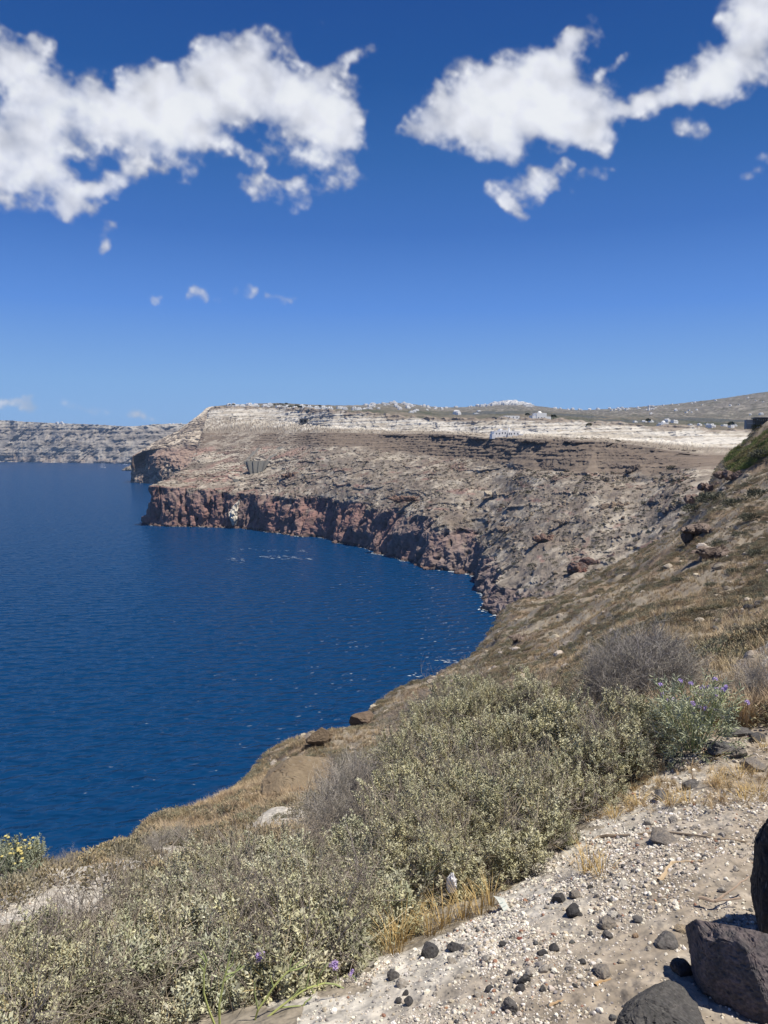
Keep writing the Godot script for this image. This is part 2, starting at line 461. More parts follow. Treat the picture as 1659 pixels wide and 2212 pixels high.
func near_slope() -> void:
	for c in COL:
		col_az.push_back(atan((c - CX) / F / cos(PITCH)))
	for d in DIS:
		dis_ln.push_back(log(d))
	path_poly = poly_of([[520, 2330], [630, 2205], [725, 2125], [870, 2065], [1000, 2005], [1090, 1930], [1160, 1870], [1235, 1805], [1330, 1740], [1400, 1690], [1460, 1650], [1510, 1610], [1600, 1570], [1700, 1560], [1850, 1560], [2100, 1800], [2300, 2400], [1200, 2800]])
	for q in [[-250, 5.6], [0, 5.9], [150, 6.1], [300, 6.7], [420, 7.3], [520, 8.0], [620, 8.4], [720, 8.4], [735, 15.0], [620, 15.5], [550, 14.0], [480, 12.0], [430, 10.8], [330, 10.6], [180, 10.4], [0, 10.2], [-250, 10.0]]:
		var az := atan((q[0] - CX) / F / cos(PITCH))
		clear_poly.push_back(Vector2(sin(az), -cos(az)) * q[1])
	for q in [[1500, 9.0], [1590, 8.3], [1700, 8.0], [1850, 8.0], [1850, 13.0], [1700, 13.0], [1600, 12.5], [1530, 11.0]]:
		var az := atan((q[0] - CX) / F / cos(PITCH))
		patch_poly.push_back(Vector2(sin(az), -cos(az)) * q[1])
	knoll_poly = poly_of([[1225, 1520], [1260, 1495], [1320, 1485], [1330, 1520], [1260, 1530]])
	var nu := 760
	var nv := 860
	var a0 := atan(-1000.0 / F)
	var a1 := atan(1120.0 / F)
	var l0 := log(0.9)
	var l1 := log(400.0)
	var p := PackedVector3Array()
	var c := PackedColorArray()
	p.resize(nu * nv)
	c.resize(nu * nv)
	var profs := []
	for i in nu:
		profs.push_back(profile(lerpf(a0, a1, float(i) / (nu - 1))))
	var white := Vector3(0.72, 0.685, 0.615)
	var tan_ := Vector3(0.43, 0.37, 0.30)
	var brown := Vector3(0.345, 0.29, 0.225)
	var rust := Vector3(0.32, 0.24, 0.17)
	var grey := Vector3(0.42, 0.375, 0.305)
	for j in nv:
		var ld := lerpf(l0, l1, float(j) / (nv - 1))
		var d := exp(ld)
		for i in nu:
			var az := lerpf(a0, a1, float(i) / (nu - 1))
			var x := sin(az) * d
			var z := -cos(az) * d
			p[j * nu + i] = Vector3(x, EYE.y - drop_at(profs[i], ld) + relief(x, z, d), z)
			var g := nc.get_noise_2d(x * 0.35, z * 0.35)
			var f := nc.get_noise_2d(x * 2.3 + 90.0, z * 2.3)
			var q := brown.lerp(grey, clampf(0.5 + g * 1.3, 0.0, 1.0)).lerp(rust, smooth(0.12, 0.5, na.get_noise_2d(x * 0.12 + 31.0, z * 0.12)) * 0.8)
			if d > 16.0:
				q = q.lerp(Vector3(0.52, 0.465, 0.375), smooth(0.25, 0.6, nc.get_noise_2d(x * 0.16 - 200.0, z * 0.16)) * 0.7)
			if d < 26.0:
				if inside(path_poly, x, z, 0.25):
					var e := edge_distance(path_poly, Vector2(x, z), 8)
					var w := smooth(0.75, 0.15, e + f * 0.5 + g * 0.25)
					q = tan_.lerp(white, clampf(w + 0.08 + f * 0.5, 0.0, 1.0))
				elif inside(clear_poly, x, z, 0.25) or inside(patch_poly, x, z, 0.8) or inside(knoll_poly, x, z, 0.3):
					q = white.lerp(tan_, clampf(0.1 + f * 0.6, 0.0, 0.8))
			q *= 1.0 + f * 0.16
			c[j * nu + i] = Color(q.x, q.y, q.z)
	var m := grained(vmat(), 1.7, 3.0)
	var o := put("hillside", sheet(nu, nv, p, c), m)
	tag(o, "dry brown hillside falling from the gravel path to the sea", "hillside", "", "structure")

# ------------------------------------------------------------------ cliffs: control rows lofted, then broken up by noise
func rows_of(cols: Array) -> Array:
	# cols: per column a list of points (bottom to top) -> rows
	var out := []
	for r in cols[0].size():
		var row := PackedVector3Array()
		for c in cols:
			row.push_back(c[r])
		out.push_back(row)
	return out

func col_pts(wx: float, wy: float, rest: Array) -> Array:
	var w := sea(wx, wy)
	var away := Vector3(w.x, 0, w.z).normalized()
	var out := [Vector3(w.x, -8.0, w.z) - away * 6.0, w]
	for q in rest:
		out.push_back(at(q[0], q[1], q[2]))
	return out

func strata(y: float, k: float) -> float:
	return na.get_noise_2d(y * k, 13.7)

func cone_at(i: int) -> float:
	var n := na.get_noise_1d(i / 95.0 + 0.4) + 0.22 * na.get_noise_1d(i / 30.0 + 40.0)
	return 0.62 - absf(n) * 1.5 + 0.2 * na.get_noise_1d(i / 150.0 + 9.0)

func main_cliff() -> void:
	var cols := []
	cols.push_back(col_pts(350, 1112, [[372, 1052, 1300], [418, 1024, 1380], [450, 1000, 1500], [465, 966, 1640], [472, 936, 1740], [482, 906, 1860], [490, 881, 1930]]))
	cols.push_back(col_pts(315, 1132, [[326, 1050, 1150], [383, 1024, 1250], [412, 1000, 1400], [428, 965, 1550], [436, 935, 1650], [446, 905, 1780], [456, 880, 1850]]))
	cols.push_back(col_pts(400, 1138, [[400, 1056, 1135], [440, 1026, 1200], [470, 998, 1330], [480, 965, 1480], [485, 935, 1600], [490, 905, 1700], [500, 878, 1780]]))
	cols.push_back(col_pts(520, 1142, [[525, 1066, 1090], [540, 1030, 1150], [555, 995, 1250], [560, 960, 1380], [565, 935, 1480], [570, 907, 1600], [580, 879, 1680]]))
	cols.push_back(col_pts(620, 1156, [[620, 1074, 1020], [630, 1030, 1070], [640, 992, 1140], [645, 960, 1240], [648, 935, 1320], [650, 915, 1420], [660, 881, 1480]]))
	cols.push_back(col_pts(700, 1164, [[700, 1080, 965], [705, 1030, 1010], [710, 990, 1060], [715, 962, 1110], [718, 935, 1190], [720, 922, 1260], [725, 885, 1310]]))
	cols.push_back(col_pts(824, 1197, [[824, 1100, 850], [830, 1045, 900], [840, 1005, 960], [845, 972, 1030], [848, 937, 1090], [850, 928, 1150], [855, 896, 1190]]))
	cols.push_back(col_pts(924, 1228, [[930, 1120, 745], [940, 1060, 800], [950, 1015, 870], [955, 985, 930], [960, 938, 990], [962, 931, 1060], [965, 903, 1100]]))
	cols.push_back(col_pts(1020, 1245, [[1035, 1165, 690], [1050, 1080, 740], [1055, 1025, 800], [1060, 992, 840], [1062, 945, 880], [1065, 938, 980], [1070, 902, 1020]]))
	cols.push_back(col_pts(1030, 1290, [[1080, 1215, 600], [1120, 1110, 660], [1140, 1030, 720], [1150, 1012, 750], [1155, 948, 800], [1160, 940, 930], [1160, 903, 970]]))
	cols.push_back(col_pts(1082, 1357, [[1125, 1290, 490], [1190, 1150, 580], [1230, 1040, 660], [1240, 1018, 690], [1250, 950, 750], [1255, 946, 900], [1260, 908, 940]]))
	cols.push_back(col_pts(1140, 1420, [[1200, 1300, 430], [1270, 1180, 520], [1320, 1050, 620], [1330, 1020, 660], [1340, 957, 720], [1350, 950, 880], [1360, 915, 920]]))
	cols.push_back(col_pts(1230, 1500, [[1300, 1300, 380], [1370, 1180, 480], [1410, 1060, 580], [1420, 1025, 620], [1440, 972, 680], [1450, 955, 860], [1460, 920, 900]]))
	cols.push_back(col_pts(1400, 1600, [[1450, 1250, 330], [1490, 1130, 430], [1500, 1050, 520], [1510, 1005, 600], [1515, 982, 680], [1530, 960, 820], [1550, 925, 880]]))
	cols.push_back(col_pts(1600, 1650, [[1650, 1200, 300], [1660, 1100, 400], [1660, 1040, 520], [1660, 1005, 620], [1660, 982, 700], [1660, 960, 800], [1660, 930, 860]]))
	cols.push_back(col_pts(1750, 1650, [[1800, 1200, 300], [1800, 1100, 400], [1800, 1040, 520], [1800, 1005, 620], [1800, 982, 700], [1800, 960, 800], [1800, 930, 860]]))
	# rim: a lip behind the white edge
	for c in cols:
		var top: Vector3 = c[8]
		c.push_back(top + Vector3(top.x, 0, top.z).normalized() * 14.0 - Vector3(0, 5, 0))
	var gaps := PackedInt32Array([20, 60, 80, 66, 52, 80, 68, 68, 60, 66, 66, 60, 60, 30, 10])
	var fr := fine_rows(rows_of(cols), gaps)
	var nu: int = fr[0].size()
	var sub := [4, 60, 44, 46, 34, 36, 14, 44, 6]
	var nv := 1
	for s in sub:
		nv += s
	var p := PackedVector3Array()
	var c := PackedColorArray()
	p.resize(nu * nv)
	c.resize(nu * nv)
	var rv := PackedFloat32Array()
	rv.resize(nv)
	# outward direction of each control row point
	var out_n := []
	for r in fr.size():
		var arr := PackedVector3Array()
		for i in nu:
			var du: Vector3 = fr[r][mini(i + 3, nu - 1)] - fr[r][maxi(i - 3, 0)]
			var dv: Vector3 = fr[mini(r + 1, fr.size() - 1)][i] - fr[maxi(r - 1, 0)][i]
			var n := du.cross(dv).normalized()
			if n.dot(EYE - fr[r][i]) < 0.0 and n.y < 0.5:
				n = -n
			if n.y < -0.1:
				n = -n
			arr.push_back(n)
		out_n.push_back(arr)
	var col_of := PackedFloat32Array()
	for k in gaps.size():
		for s in gaps[k]:
			col_of.push_back(k + float(s) / gaps[k])
	col_of.push_back(gaps.size())
	var red := Vector3(0.25, 0.155, 0.138)
	var plum := Vector3(0.23, 0.182, 0.168)
	var dark := Vector3(0.115, 0.098, 0.088)
	var soil := Vector3(0.215, 0.188, 0.16)
	var pale := Vector3(0.40, 0.365, 0.31)
	var scoria := Vector3(0.165, 0.135, 0.112)
	var fan := Vector3(0.225, 0.187, 0.151)
	var white := Vector3(0.54, 0.52, 0.48)
	var cream := Vector3(0.40, 0.37, 0.32)
	var j := 0
	var lips := PackedFloat32Array()
	for i in nu:
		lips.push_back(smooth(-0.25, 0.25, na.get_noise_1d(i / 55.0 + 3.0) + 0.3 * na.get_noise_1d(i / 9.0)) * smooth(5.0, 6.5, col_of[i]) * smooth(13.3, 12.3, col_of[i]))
	for seg in sub.size():
		var m: int = sub[seg] + (1 if seg == sub.size() - 1 else 0)
		for s in m:
			var t: float = float(s) / float(sub[seg])
			var v: float = seg + t
			rv[j] = v
			var w_sea := smooth(0.6, 1.0, v) * smooth(2.25, 1.9, v)
			var w_slope := smooth(1.9, 2.3, v) * smooth(5.1, 4.7, v)
			var w_wall := smooth(4.7, 5.05, v) * smooth(6.1, 5.95, v)
			var w_white := smooth(6.6, 7.1, v) * smooth(8.1, 7.95, v)
			for i in nu:
				var b: Vector3 = fr[seg][i].lerp(fr[seg + 1][i], t)
				var n: Vector3 = out_n[seg][i].lerp(out_n[seg + 1][i], t).normalized()
				var cu := col_of[i]
				var hn := Vector3(n.x, 0, n.z).normalized()
				# left headland: strata all the way up, little wall
				var left := smooth(5.2, 3.2, cu)
				var off := Vector3.ZERO
				var cone := -1.0
				var n40 := nc.get_noise_3d(b.x / 55.0, b.y / 70.0, b.z / 55.0)
				var n12 := nb.get_noise_3d(b.x / 22.0, b.y / 34.0, b.z / 22.0)
				var n5 := nc.get_noise_3d(b.x / 7.0, b.y / 7.0, b.z / 7.0)
				var n3 := nb.get_noise_3d(b.x / 9.0 + 40.0, b.y / 9.0, b.z / 9.0)
				if w_sea > 0.0:
					var colm := nb.get_noise_3d(b.x / 20.0, b.y / 70.0, b.z / 20.0) + 0.5 * na.get_noise_3d(b.x / 8.0, b.y / 40.0, b.z / 8.0)
					off += hn * w_sea * (n40 * 12.0 + na.get_noise_3d(b.x / 15.0, b.y / 50.0, b.z / 15.0) * 2.6 - pow(maxf(0.0, colm), 3.0) * 5.0 + n5 * 1.2 + n3 * 0.7)
					off.y += w_sea * n5 * 1.5
				if w_slope > 0.0:
					var led := nc.get_noise_3d(b.x / 34.0 + 9.0, b.y / 16.0, b.z / 34.0)
					off.y += w_slope * (n40 * 5.0 + n5 * 0.8 + n3 * 0.4)
					off += hn * w_slope * (smooth(0.26, 0.4, led) * 1.4 + smooth(0.4, 0.55, na.get_noise_3d(b.x / 340.0 + 5.0, (b.y + n40 * 22.0 + n5 * 1.5) / 7.5, b.z / 340.0)) * 1.6)
					off += hn * w_slope * left * na.get_noise_3d(b.x / 90.0, (b.y + n40 * 30.0) / 7.0, b.z / 90.0) * 3.0
				if w_wall > 0.0:
					# scree cones at the foot of the quarry wall
					cone = lerpf(-0.4, cone_at(i), smooth(7.0, 8.6, cu) * smooth(12.4, 11.4, cu)) - (v - 5.0)
					off += hn * w_wall * (maxf(cone, 0.0) * 7.0 + (n5 * 2.2 + n12 * 2.0 + na.get_noise_3d(b.x / 60.0, b.y / 3.0, b.z / 60.0) * 1.4) * lerpf(0.45, 1.0, smooth(0.1, -0.05, cone)))
					off += hn * smooth(5.84, 5.93, v + n5 * 0.08) * w_wall * 5.0 * lips[i]
				if w_white > 0.0:
					var gr := nb.get_noise_3d(b.x / 30.0, b.y / 120.0, b.z / 30.0)
					off += hn * w_white * (gr * 3.6 + n40 * 5.0 + n5 * 0.7 + na.get_noise_3d(b.x / 120.0, b.y / 4.2, b.z / 120.0) * 1.1 + n3 * 0.8)
				if v > 6.0 and v < 7.1:
					off.y += (n5 * 1.8 + n40 * 4.0 + n3 * 1.2) * smooth(6.0, 6.25, v) * smooth(7.1, 6.9, v)
				if v > 7.9:
					off.y += nc.get_noise_2d(b.x / 30.0, b.z / 30.0) * 4.0
				var q := b + off
				p[j * nu + i] = q
				# ---- rock colours: bands of lava, ash slope, scoria and pumice with ragged limits
				var e := v + n40 * 0.35 + n5 * 0.12
				var k1 := na.get_noise_3d(q.x / 60.0, q.y / 60.0, q.z / 60.0)
				var col: Vector3
				var lava := red.lerp(plum, clampf(smooth(4.0, 8.0, cu) + k1 * 0.8, 0.0, 1.0))
				lava = lava.lerp(dark, smooth(0.1, 0.5, na.get_noise_3d(q.x / 9.0, q.y / 16.0, q.z / 9.0)) * 0.55)
				lava = lava.lerp(pale, smooth(0.35, 0.6, nc.get_noise_3d(q.x / 20.0 + 80.0, q.y / 30.0, q.z / 20.0)) * 0.35)
				lava = lava.lerp(Vector3(0.06, 0.05, 0.046), smooth(3.2, 1.2, q.y + n5 * 2.0) * 0.7)
				var sl := soil.lerp(pale, smooth(0.08, 0.55, nc.get_noise_3d(q.x / 48.0 + 7.0, q.y / 22.0, q.z / 48.0)) * 0.8)
				sl = sl.lerp(scoria, smooth(0.1, 0.5, nc.get_noise_3d(q.x / 60.0 - 33.0, q.y / 14.0, q.z / 60.0)) * 0.7)
				sl = sl.lerp(red, smooth(0.36, 0.5, nc.get_noise_3d(q.x / 70.0 + 33.0, q.y / 8.0, q.z / 70.0)) * 0.7)
				var wy := q.y + n40 * 30.0 + n5 * 5.0
				var lay := na.get_noise_3d(q.x / 150.0, wy / 8.0, q.z / 150.0)
				var mott := nc.get_noise_3d(q.x / 22.0 + 60.0, q.y / 13.0, q.z / 22.0)
				var bed := na.get_noise_3d(q.x / 340.0 + 5.0, (q.y + n40 * 22.0 + n5 * 1.5) / 7.5, q.z / 340.0)
				var broken := smooth(-0.05, 0.25, nc.get_noise_3d(q.x / 60.0 + 17.0, q.y / 30.0, q.z / 60.0))
				sl = sl.lerp(red * 0.62, smooth(0.45, 0.58, bed) * broken * 0.75)
				sl = sl.lerp(pale, smooth(-0.42, -0.6, bed) * broken * 0.7)
				sl = sl.lerp(dark * 1.5, smooth(0.1, 0.42, mott) * 0.5)
				sl = sl.lerp(pale * 1.1, smooth(-0.16, -0.45, mott) * (0.55 + 0.3 * left))
				sl = sl.lerp(dark.lerp(red, clampf(0.5 + k1, 0.0, 1.0)), left * smooth(0.0, 0.35, lay) * 0.8)
				sl = sl.lerp(cream, left * smooth(-0.05, -0.4, lay) * smooth(2.4, 4.0, v) * 0.75)
				col = lava.lerp(sl, smooth(1.9, 2.1, e))
				var wl := scoria.lerp(fan, smooth(-0.25, 0.25, cone + n5 * 0.5 + n3 * 0.2) * 0.35 + mott * 0.6)
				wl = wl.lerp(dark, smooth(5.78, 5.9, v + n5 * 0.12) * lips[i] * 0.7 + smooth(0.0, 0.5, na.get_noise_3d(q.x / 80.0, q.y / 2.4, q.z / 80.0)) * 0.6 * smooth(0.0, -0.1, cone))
				wl = wl.lerp(cream, left * smooth(0.0, 0.5, lay + 0.1) * 0.55)
				col = col.lerp(wl, smooth(4.75, 5.0, e))
				var led2 := na.get_noise_3d(q.x / 160.0, q.y / 3.1, q.z / 160.0)
				var wh := white.lerp(cream, clampf(0.4 + led2 * 1.3, 0.0, 1.0))
				wh = wh.lerp(fan, smooth(0.12, 0.45, nc.get_noise_3d(q.x / 34.0, q.y / 9.0, q.z / 34.0)) * 0.5)
				wh = wh.lerp(Vector3(0.14, 0.13, 0.085), smooth(0.42, 0.52, nc.get_noise_3d(q.x / 11.0 + 5.0, q.y / 11.0, q.z / 11.0)) * 0.6)
				wh = wh.lerp(scoria * 1.2, smooth(7.7, 7.95, e + n3 * 0.15) * 0.8)
				var ash := soil.lerp(cream, clampf(n40 * 1.2 + mott * 0.9 - 0.05, 0.0, 0.7))
				col = col.lerp(ash, smooth(5.98, 6.02, v + n5 * 0.05))
				col = col.lerp(wh, smooth(6.55, 6.85, e) if left < 0.3 else smooth(6.3, 7.2, e + lay * 0.8))
				col *= 1.0 + n5 * 0.22 + n3 * 0.1
				c[j * nu + i] = Color(col.x, col.y, col.z)
			j += 1
	B = {"p": p, "nu": nu, "nv": nv, "v": rv, "c": c}
	var o := put("caldera_cliff", sheet(nu, nv, p, c, true), vmat(0.97, 0.2))
	tag(o, "layered cliff round the cove, red lava below and white pumice on top", "cliff", "", "structure")

func rear_cliff() -> void:
	var cols := []
	cols.push_back(col_pts(294, 1041.2, [[293, 986, 2700], [307, 976, 2730], [349, 951, 2790], [391, 931, 2850], [427, 906, 2920], [452, 882, 2980]]))
	cols.push_back(col_pts(284, 1042, [[286, 986, 2560], [300, 976, 2600], [342, 951, 2660], [384, 931, 2720], [420, 906, 2790], [446, 882, 2850]]))
	cols.push_back(col_pts(306, 1043.5, [[306, 985, 2630], [330, 970, 2560], [370, 945, 2630], [398, 924, 2690], [432, 896, 2760], [452, 879, 2820]]))
	cols.push_back(col_pts(335, 1045, [[340, 985, 2520], [365, 965, 2550], [395, 940, 2610], [418, 916, 2670], [448, 888, 2740], [462, 878, 2800]]))
	cols.push_back(col_pts(390, 1048, [[395, 985, 2490], [412, 960, 2520], [435, 932, 2580], [455, 907, 2640], [480, 888, 2710], [500, 877, 2770]]))
	cols.push_back(col_pts(470, 1050, [[470, 985, 2470], [490, 955, 2500], [510, 930, 2560], [530, 905, 2620], [540, 888, 2690], [560, 878, 2750]]))
	var gaps := PackedInt32Array([16, 44, 50, 60, 50])
	var fr := fine_rows(rows_of(cols), gaps)
	var nu: int = fr[0].size()
	var sub := [3, 44, 14, 26, 22, 26, 16]
	var p := PackedVector3Array()
	var c := PackedColorArray()
	var nv := 0
	var red := Vector3(0.27, 0.19, 0.165)
	var dark := Vector3(0.15, 0.13, 0.12)
	var tan_ := Vector3(0.36, 0.31, 0.26)
	var cream := Vector3(0.52, 0.47, 0.40)
	for seg in sub.size():
		var m: int = sub[seg] + (1 if seg == sub.size() - 1 else 0)
		for s in m:
			var t: float = float(s) / float(sub[seg])
			var v: float = seg + t
			for i in nu:
				var b: Vector3 = fr[seg][i].lerp(fr[seg + 1][i], t)
				var hn := Vector3(-0.15, 0, 0.98).normalized()
				var n40 := nc.get_noise_3d(b.x / 80.0, b.y / 80.0, b.z / 80.0)
				var n5 := nc.get_noise_3d(b.x / 14.0, b.y / 9.0, b.z / 14.0)
				var lay := na.get_noise_3d(b.x / 300.0, (b.y + n40 * 34.0 + n5 * 5.0) / 10.0, b.z / 300.0)
				var gr := nb.get_noise_3d(b.x / 34.0, b.y / 90.0, b.z / 34.0)
				var q := b + hn * (n40 * 12.0 + n5 * 4.0 + lay * 3.0 + gr * 7.0 * smooth(2.2, 1.8, v)) * smooth(0.5, 1.1, v)
				q.y += n5 * 2.0 * smooth(0.9, 1.2, v)
				p.push_back(q)
				var col := tan_.lerp(dark, smooth(-0.1, 0.35, lay))
				col = col.lerp(cream, smooth(-0.15, -0.5, lay) * smooth(1.8, 4.0, v) * 0.8)
				col = col.lerp(red, smooth(1.2, 1.9, v + n40) * smooth(3.2, 2.4, v) * 0.7)
				col = col.lerp(cream, smooth(5.3, 6.2, v + n40 * 0.8 + lay * 0.6))
				col = col.lerp(dark, smooth(0.2, 0.5, nc.get_noise_3d(q.x / 30.0, q.y / 20.0, q.z / 30.0)) * 0.5)
				col *= 1.0 + n5 * 0.3
				c.push_back(Color(col.x, col.y, col.z))
			nv += 1
	A = {"p": p, "nu": nu, "nv": nv}
	var o := put("headland_cliff", sheet(nu, nv, p, c, true), vmat(0.97, 0.2))
	tag(o, "banded headland cliff behind the front headland, dropping to the water", "cliff", "", "structure")

func far_cliff() -> void:
	var xs := [-700.0, -400.0, -150.0, 0.0, 60.0, 120.0, 200.0, 280.0, 340.0, 420.0, 520.0]
	var tops := [900.0, 905.0, 908.0, 908.0, 911.5, 914.0, 917.0, 921.0, 916.5, 915.5, 915.0]
	var cols := []
	for k in xs.size():
		var w := sea(xs[k], 998.0 + clampf(xs[k], 0.0, 300.0) * 0.012)
		var d := Vector2(w.x, w.z).length()
		var tp: float = tops[k]
		var away := Vector3(w.x, 0, w.z).normalized()
		var col := [w - Vector3(0, 15, 0) - away * 20.0, w]
		var fr_ := [[0.16, 50.0], [0.45, 170.0], [0.72, 280.0], [0.9, 350.0], [1.0, 390.0]]
		for q in fr_:
			col.push_back(at(xs[k], lerpf(998.0, tp, q[0]), d + q[1]))
		col.push_back(at(xs[k], tp + 1.0, d + 1500.0))
		cols.push_back(col)
	var gaps := PackedInt32Array([20, 30, 50, 40, 40, 54, 54, 40, 50, 20])
	var fr := fine_rows(rows_of(cols), gaps)
	var nu: int = fr[0].size()
	var sub := [2, 14, 26, 26, 18, 12, 6]
	var p := PackedVector3Array()
	var c := PackedColorArray()
	var nv := 0
	var dark := Vector3(0.15, 0.14, 0.135)
	var grey := Vector3(0.27, 0.25, 0.23)
	var cream := Vector3(0.36, 0.345, 0.32)
	var pinkish := Vector3(0.33, 0.27, 0.225)
	for seg in sub.size():
		var m: int = sub[seg] + (1 if seg == sub.size() - 1 else 0)
		for s in m:
			var t: float = float(s) / float(sub[seg])
			var v: float = seg + t
			for i in nu:
				var b: Vector3 = fr[seg][i].lerp(fr[seg + 1][i], t)
				var hn := Vector3(-b.x, 0, -b.z).normalized()
				var n40 := nc.get_noise_3d(b.x / 260.0, b.y / 300.0, b.z / 260.0)
				var n5 := nc.get_noise_3d(b.x / 50.0, b.y / 26.0, b.z / 50.0)
				var lay := na.get_noise_3d(b.x / 1500.0, b.y / 26.0, b.z / 1500.0)
				var gr := nb.get_noise_3d(b.x / 170.0, b.y / 500.0, b.z / 170.0)
				var w := smooth(0.7, 1.2, v) * smooth(6.6, 6.0, v)
				var q := b + hn * (n40 * 70.0 + n5 * 9.0 + lay * 7.0 + gr * 40.0) * w
				if v > 5.6:
					q.y += n5 * 5.0
				p.push_back(q)
				var col := grey.lerp(dark, smooth(-0.1, 0.3, lay + n5 * 0.3))
				col = col.lerp(pinkish, smooth(2.2, 1.2, v + n40) * 0.6)
				col = col.lerp(cream, smooth(0.3, 0.5, nb.get_noise_3d(q.x / 260.0 + q.y / 160.0, 3.0, q.z / 260.0)) * 0.5 * smooth(5.0, 2.0, v))
				col = col.lerp(cream, smooth(4.6, 5.2, v + n40 * 0.8 + n5 * 0.4) * 0.85)
				col = col.lerp(grey, smooth(0.15, 0.45, n5) * 0.4)
				col *= 1.0 + n5 * 0.15
				c.push_back(Color(col.x, col.y, col.z))
			nv += 1
	FC = {"p": p, "nu": nu, "nv": nv}
	var o := put("distant_cliff", sheet(nu, nv, p, c, true), vmat(0.97, 0.2))
	tag(o, "grey striped cliff on the far side of the bay", "cliff", "", "structure")

func plateau() -> void:
	var x := [462.0, 486.0, 520.0, 600.0, 700.0, 780.0, 860.0, 950.0, 1020.0, 1100.0, 1160.0, 1240.0, 1300.0, 1380.0, 1460.0, 1560.0, 1660.0, 1800.0, 2000.0]
	var r0 := [[881, 1900], [880, 1840], [879, 1760], [881, 1620], [885, 1360], [890, 1260], [897, 1190], [903, 1110], [903, 1050], [903, 1010], [904, 970], [908, 945], [912, 930], [916, 915], [920, 900], [926, 880], [930, 860], [930, 860], [930, 860]]
	var r1 := [[879, 2150], [877.5, 2080], [876.5, 2000], [877, 1950], [881, 1800], [885, 1700], [889, 1700], [896, 1700], [897, 1700], [897, 1700], [898, 1600], [902, 1500], [907, 1400], [910, 1350], [913, 1300], [917, 1250], [920, 1200], [920, 1200], [920, 1200]]
	var r2 := [[879, 2350], [876, 2300], [875, 2300], [874, 2300], [877, 2300], [880, 2300], [881, 2400], [888, 2600], [889, 2600], [888, 2700], [889, 2600], [893, 2500], [898, 2300], [900, 2300], [902, 2200], [905, 2100], [905, 2000], [900, 2000], [900, 2000]]
	var r3 := [[879.5, 2450], [876, 2450], [874, 2500], [871, 2600], [875.5, 2700], [875, 2900], [870.5, 3100], [879.5, 3500], [878, 3900], [868.5, 4000], [877, 4000], [885.5, 4000], [884, 4000], [879, 4000], [872, 4100], [860.5, 4200], [846, 4300], [836, 4400], [836, 4400]]
	var rows := [PackedVector3Array(), PackedVector3Array(), PackedVector3Array(), PackedVector3Array(), PackedVector3Array()]
	for k in x.size():
		var a := at(x[k], r0[k][0], r0[k][1])
		rows[0].push_back(a - Vector3(0, 3.5, 0))
		rows[1].push_back(at(x[k], r1[k][0], r1[k][1]))
		rows[2].push_back(at(x[k], r2[k][0], r2[k][1]))
		rows[3].push_back(at(x[k], r3[k][0], r3[k][1]))
		rows[4].push_back(at(x[k], r3[k][0] + 14.0, r3[k][1] + 500.0))
	var gaps := PackedInt32Array()
	for k in x.size() - 1:
		gaps.push_back(int((x[k + 1] - x[k]) * 0.5))
	var fr := fine_rows(rows, gaps)
	var nu: int = fr[0].size()
	var sub := [22, 26, 56, 3]
	var p := PackedVector3Array()
	var c := PackedColorArray()
	var rv := PackedFloat32Array()
	var nv := 0
	var cell := FastNoiseLite.new()
	cell.seed = 8
	cell.noise_type = FastNoiseLite.TYPE_CELLULAR
	cell.cellular_return_type = FastNoiseLite.RETURN_CELL_VALUE
	cell.frequency = 1.0
	var olive := Vector3(0.105, 0.103, 0.085)
	var green := Vector3(0.062, 0.07, 0.05)
	var earth := Vector3(0.165, 0.145, 0.12)
	var grey := Vector3(0.135, 0.13, 0.124)
	var slate := Vector3(0.075, 0.082, 0.085)
	for seg in sub.size():
		var m: int = sub[seg] + (1 if seg == sub.size() - 1 else 0)
		for s in m:
			var t: float = float(s) / float(sub[seg])
			var v: float = seg + t
			for i in nu:
				var q: Vector3 = fr[seg][i].lerp(fr[seg + 1][i], t)
				var big := nc.get_noise_2d(q.x / 220.0, q.z / 220.0)
				q.y += big * 5.0 * smooth(0.1, 0.5, v) * smooth(2.9, 2.5, v) + na.get_noise_2d(q.x / 30.0, q.z / 30.0) * 1.2
				# walled terraces on the far hill
				var step := 9.0
				var f := fposmod(q.y + big * 14.0, step) / step
				q.y += (smooth(0.55, 0.95, f) - f) * step * 0.55 * smooth(1.9, 2.3, v) * smooth(3.0, 2.9, v)
				p.push_back(q)
				var cv := cell.get_noise_2d(q.x / 70.0 + big, q.z / 130.0)
				var col := earth.lerp(olive, smooth(-0.6, 0.2, cv)).lerp(green, smooth(0.2, 0.7, cv))
				col = col.lerp(grey, smooth(1.6, 2.4, v) * clampf(0.8 + big * 0.6, 0.0, 1.0))
				if v > 1.8:
					col = col.lerp(Vector3(0.28, 0.26, 0.23), smooth(0.5, 0.62, f) * smooth(0.82, 0.7, f) * 0.55)
					col = col.lerp(Vector3(0.30, 0.28, 0.25), smooth(0.35, 0.6, nc.get_noise_2d(q.x / 90.0 + 50.0, q.z / 160.0)) * 0.7)
					col = col.lerp(green * 0.8, smooth(0.25, 0.5, nc.get_noise_2d(q.x / 60.0 - 50.0, q.z / 90.0)) * 0.7)
				if v < 1.9 and v > 0.9:
					col = col.lerp(slate, smooth(0.1, 0.35, na.get_noise_2d(q.x / 330.0 + 1.3, q.z / 500.0)) * 0.9)
				col *= 1.0 + na.get_noise_2d(q.x / 9.0, q.z / 9.0) * 0.22
				c.push_back(Color(col.x, col.y, col.z))
			rv.push_back(v)
			nv += 1
	H = {"p": p, "nu": nu, "nv": nv, "v": rv}
	var o := put("plateau", sheet(nu, nv, p, c, true), vmat(0.97, 0.2))
	tag(o, "terraced fields and hills rising behind the white cliff edge", "hill", "", "structure")

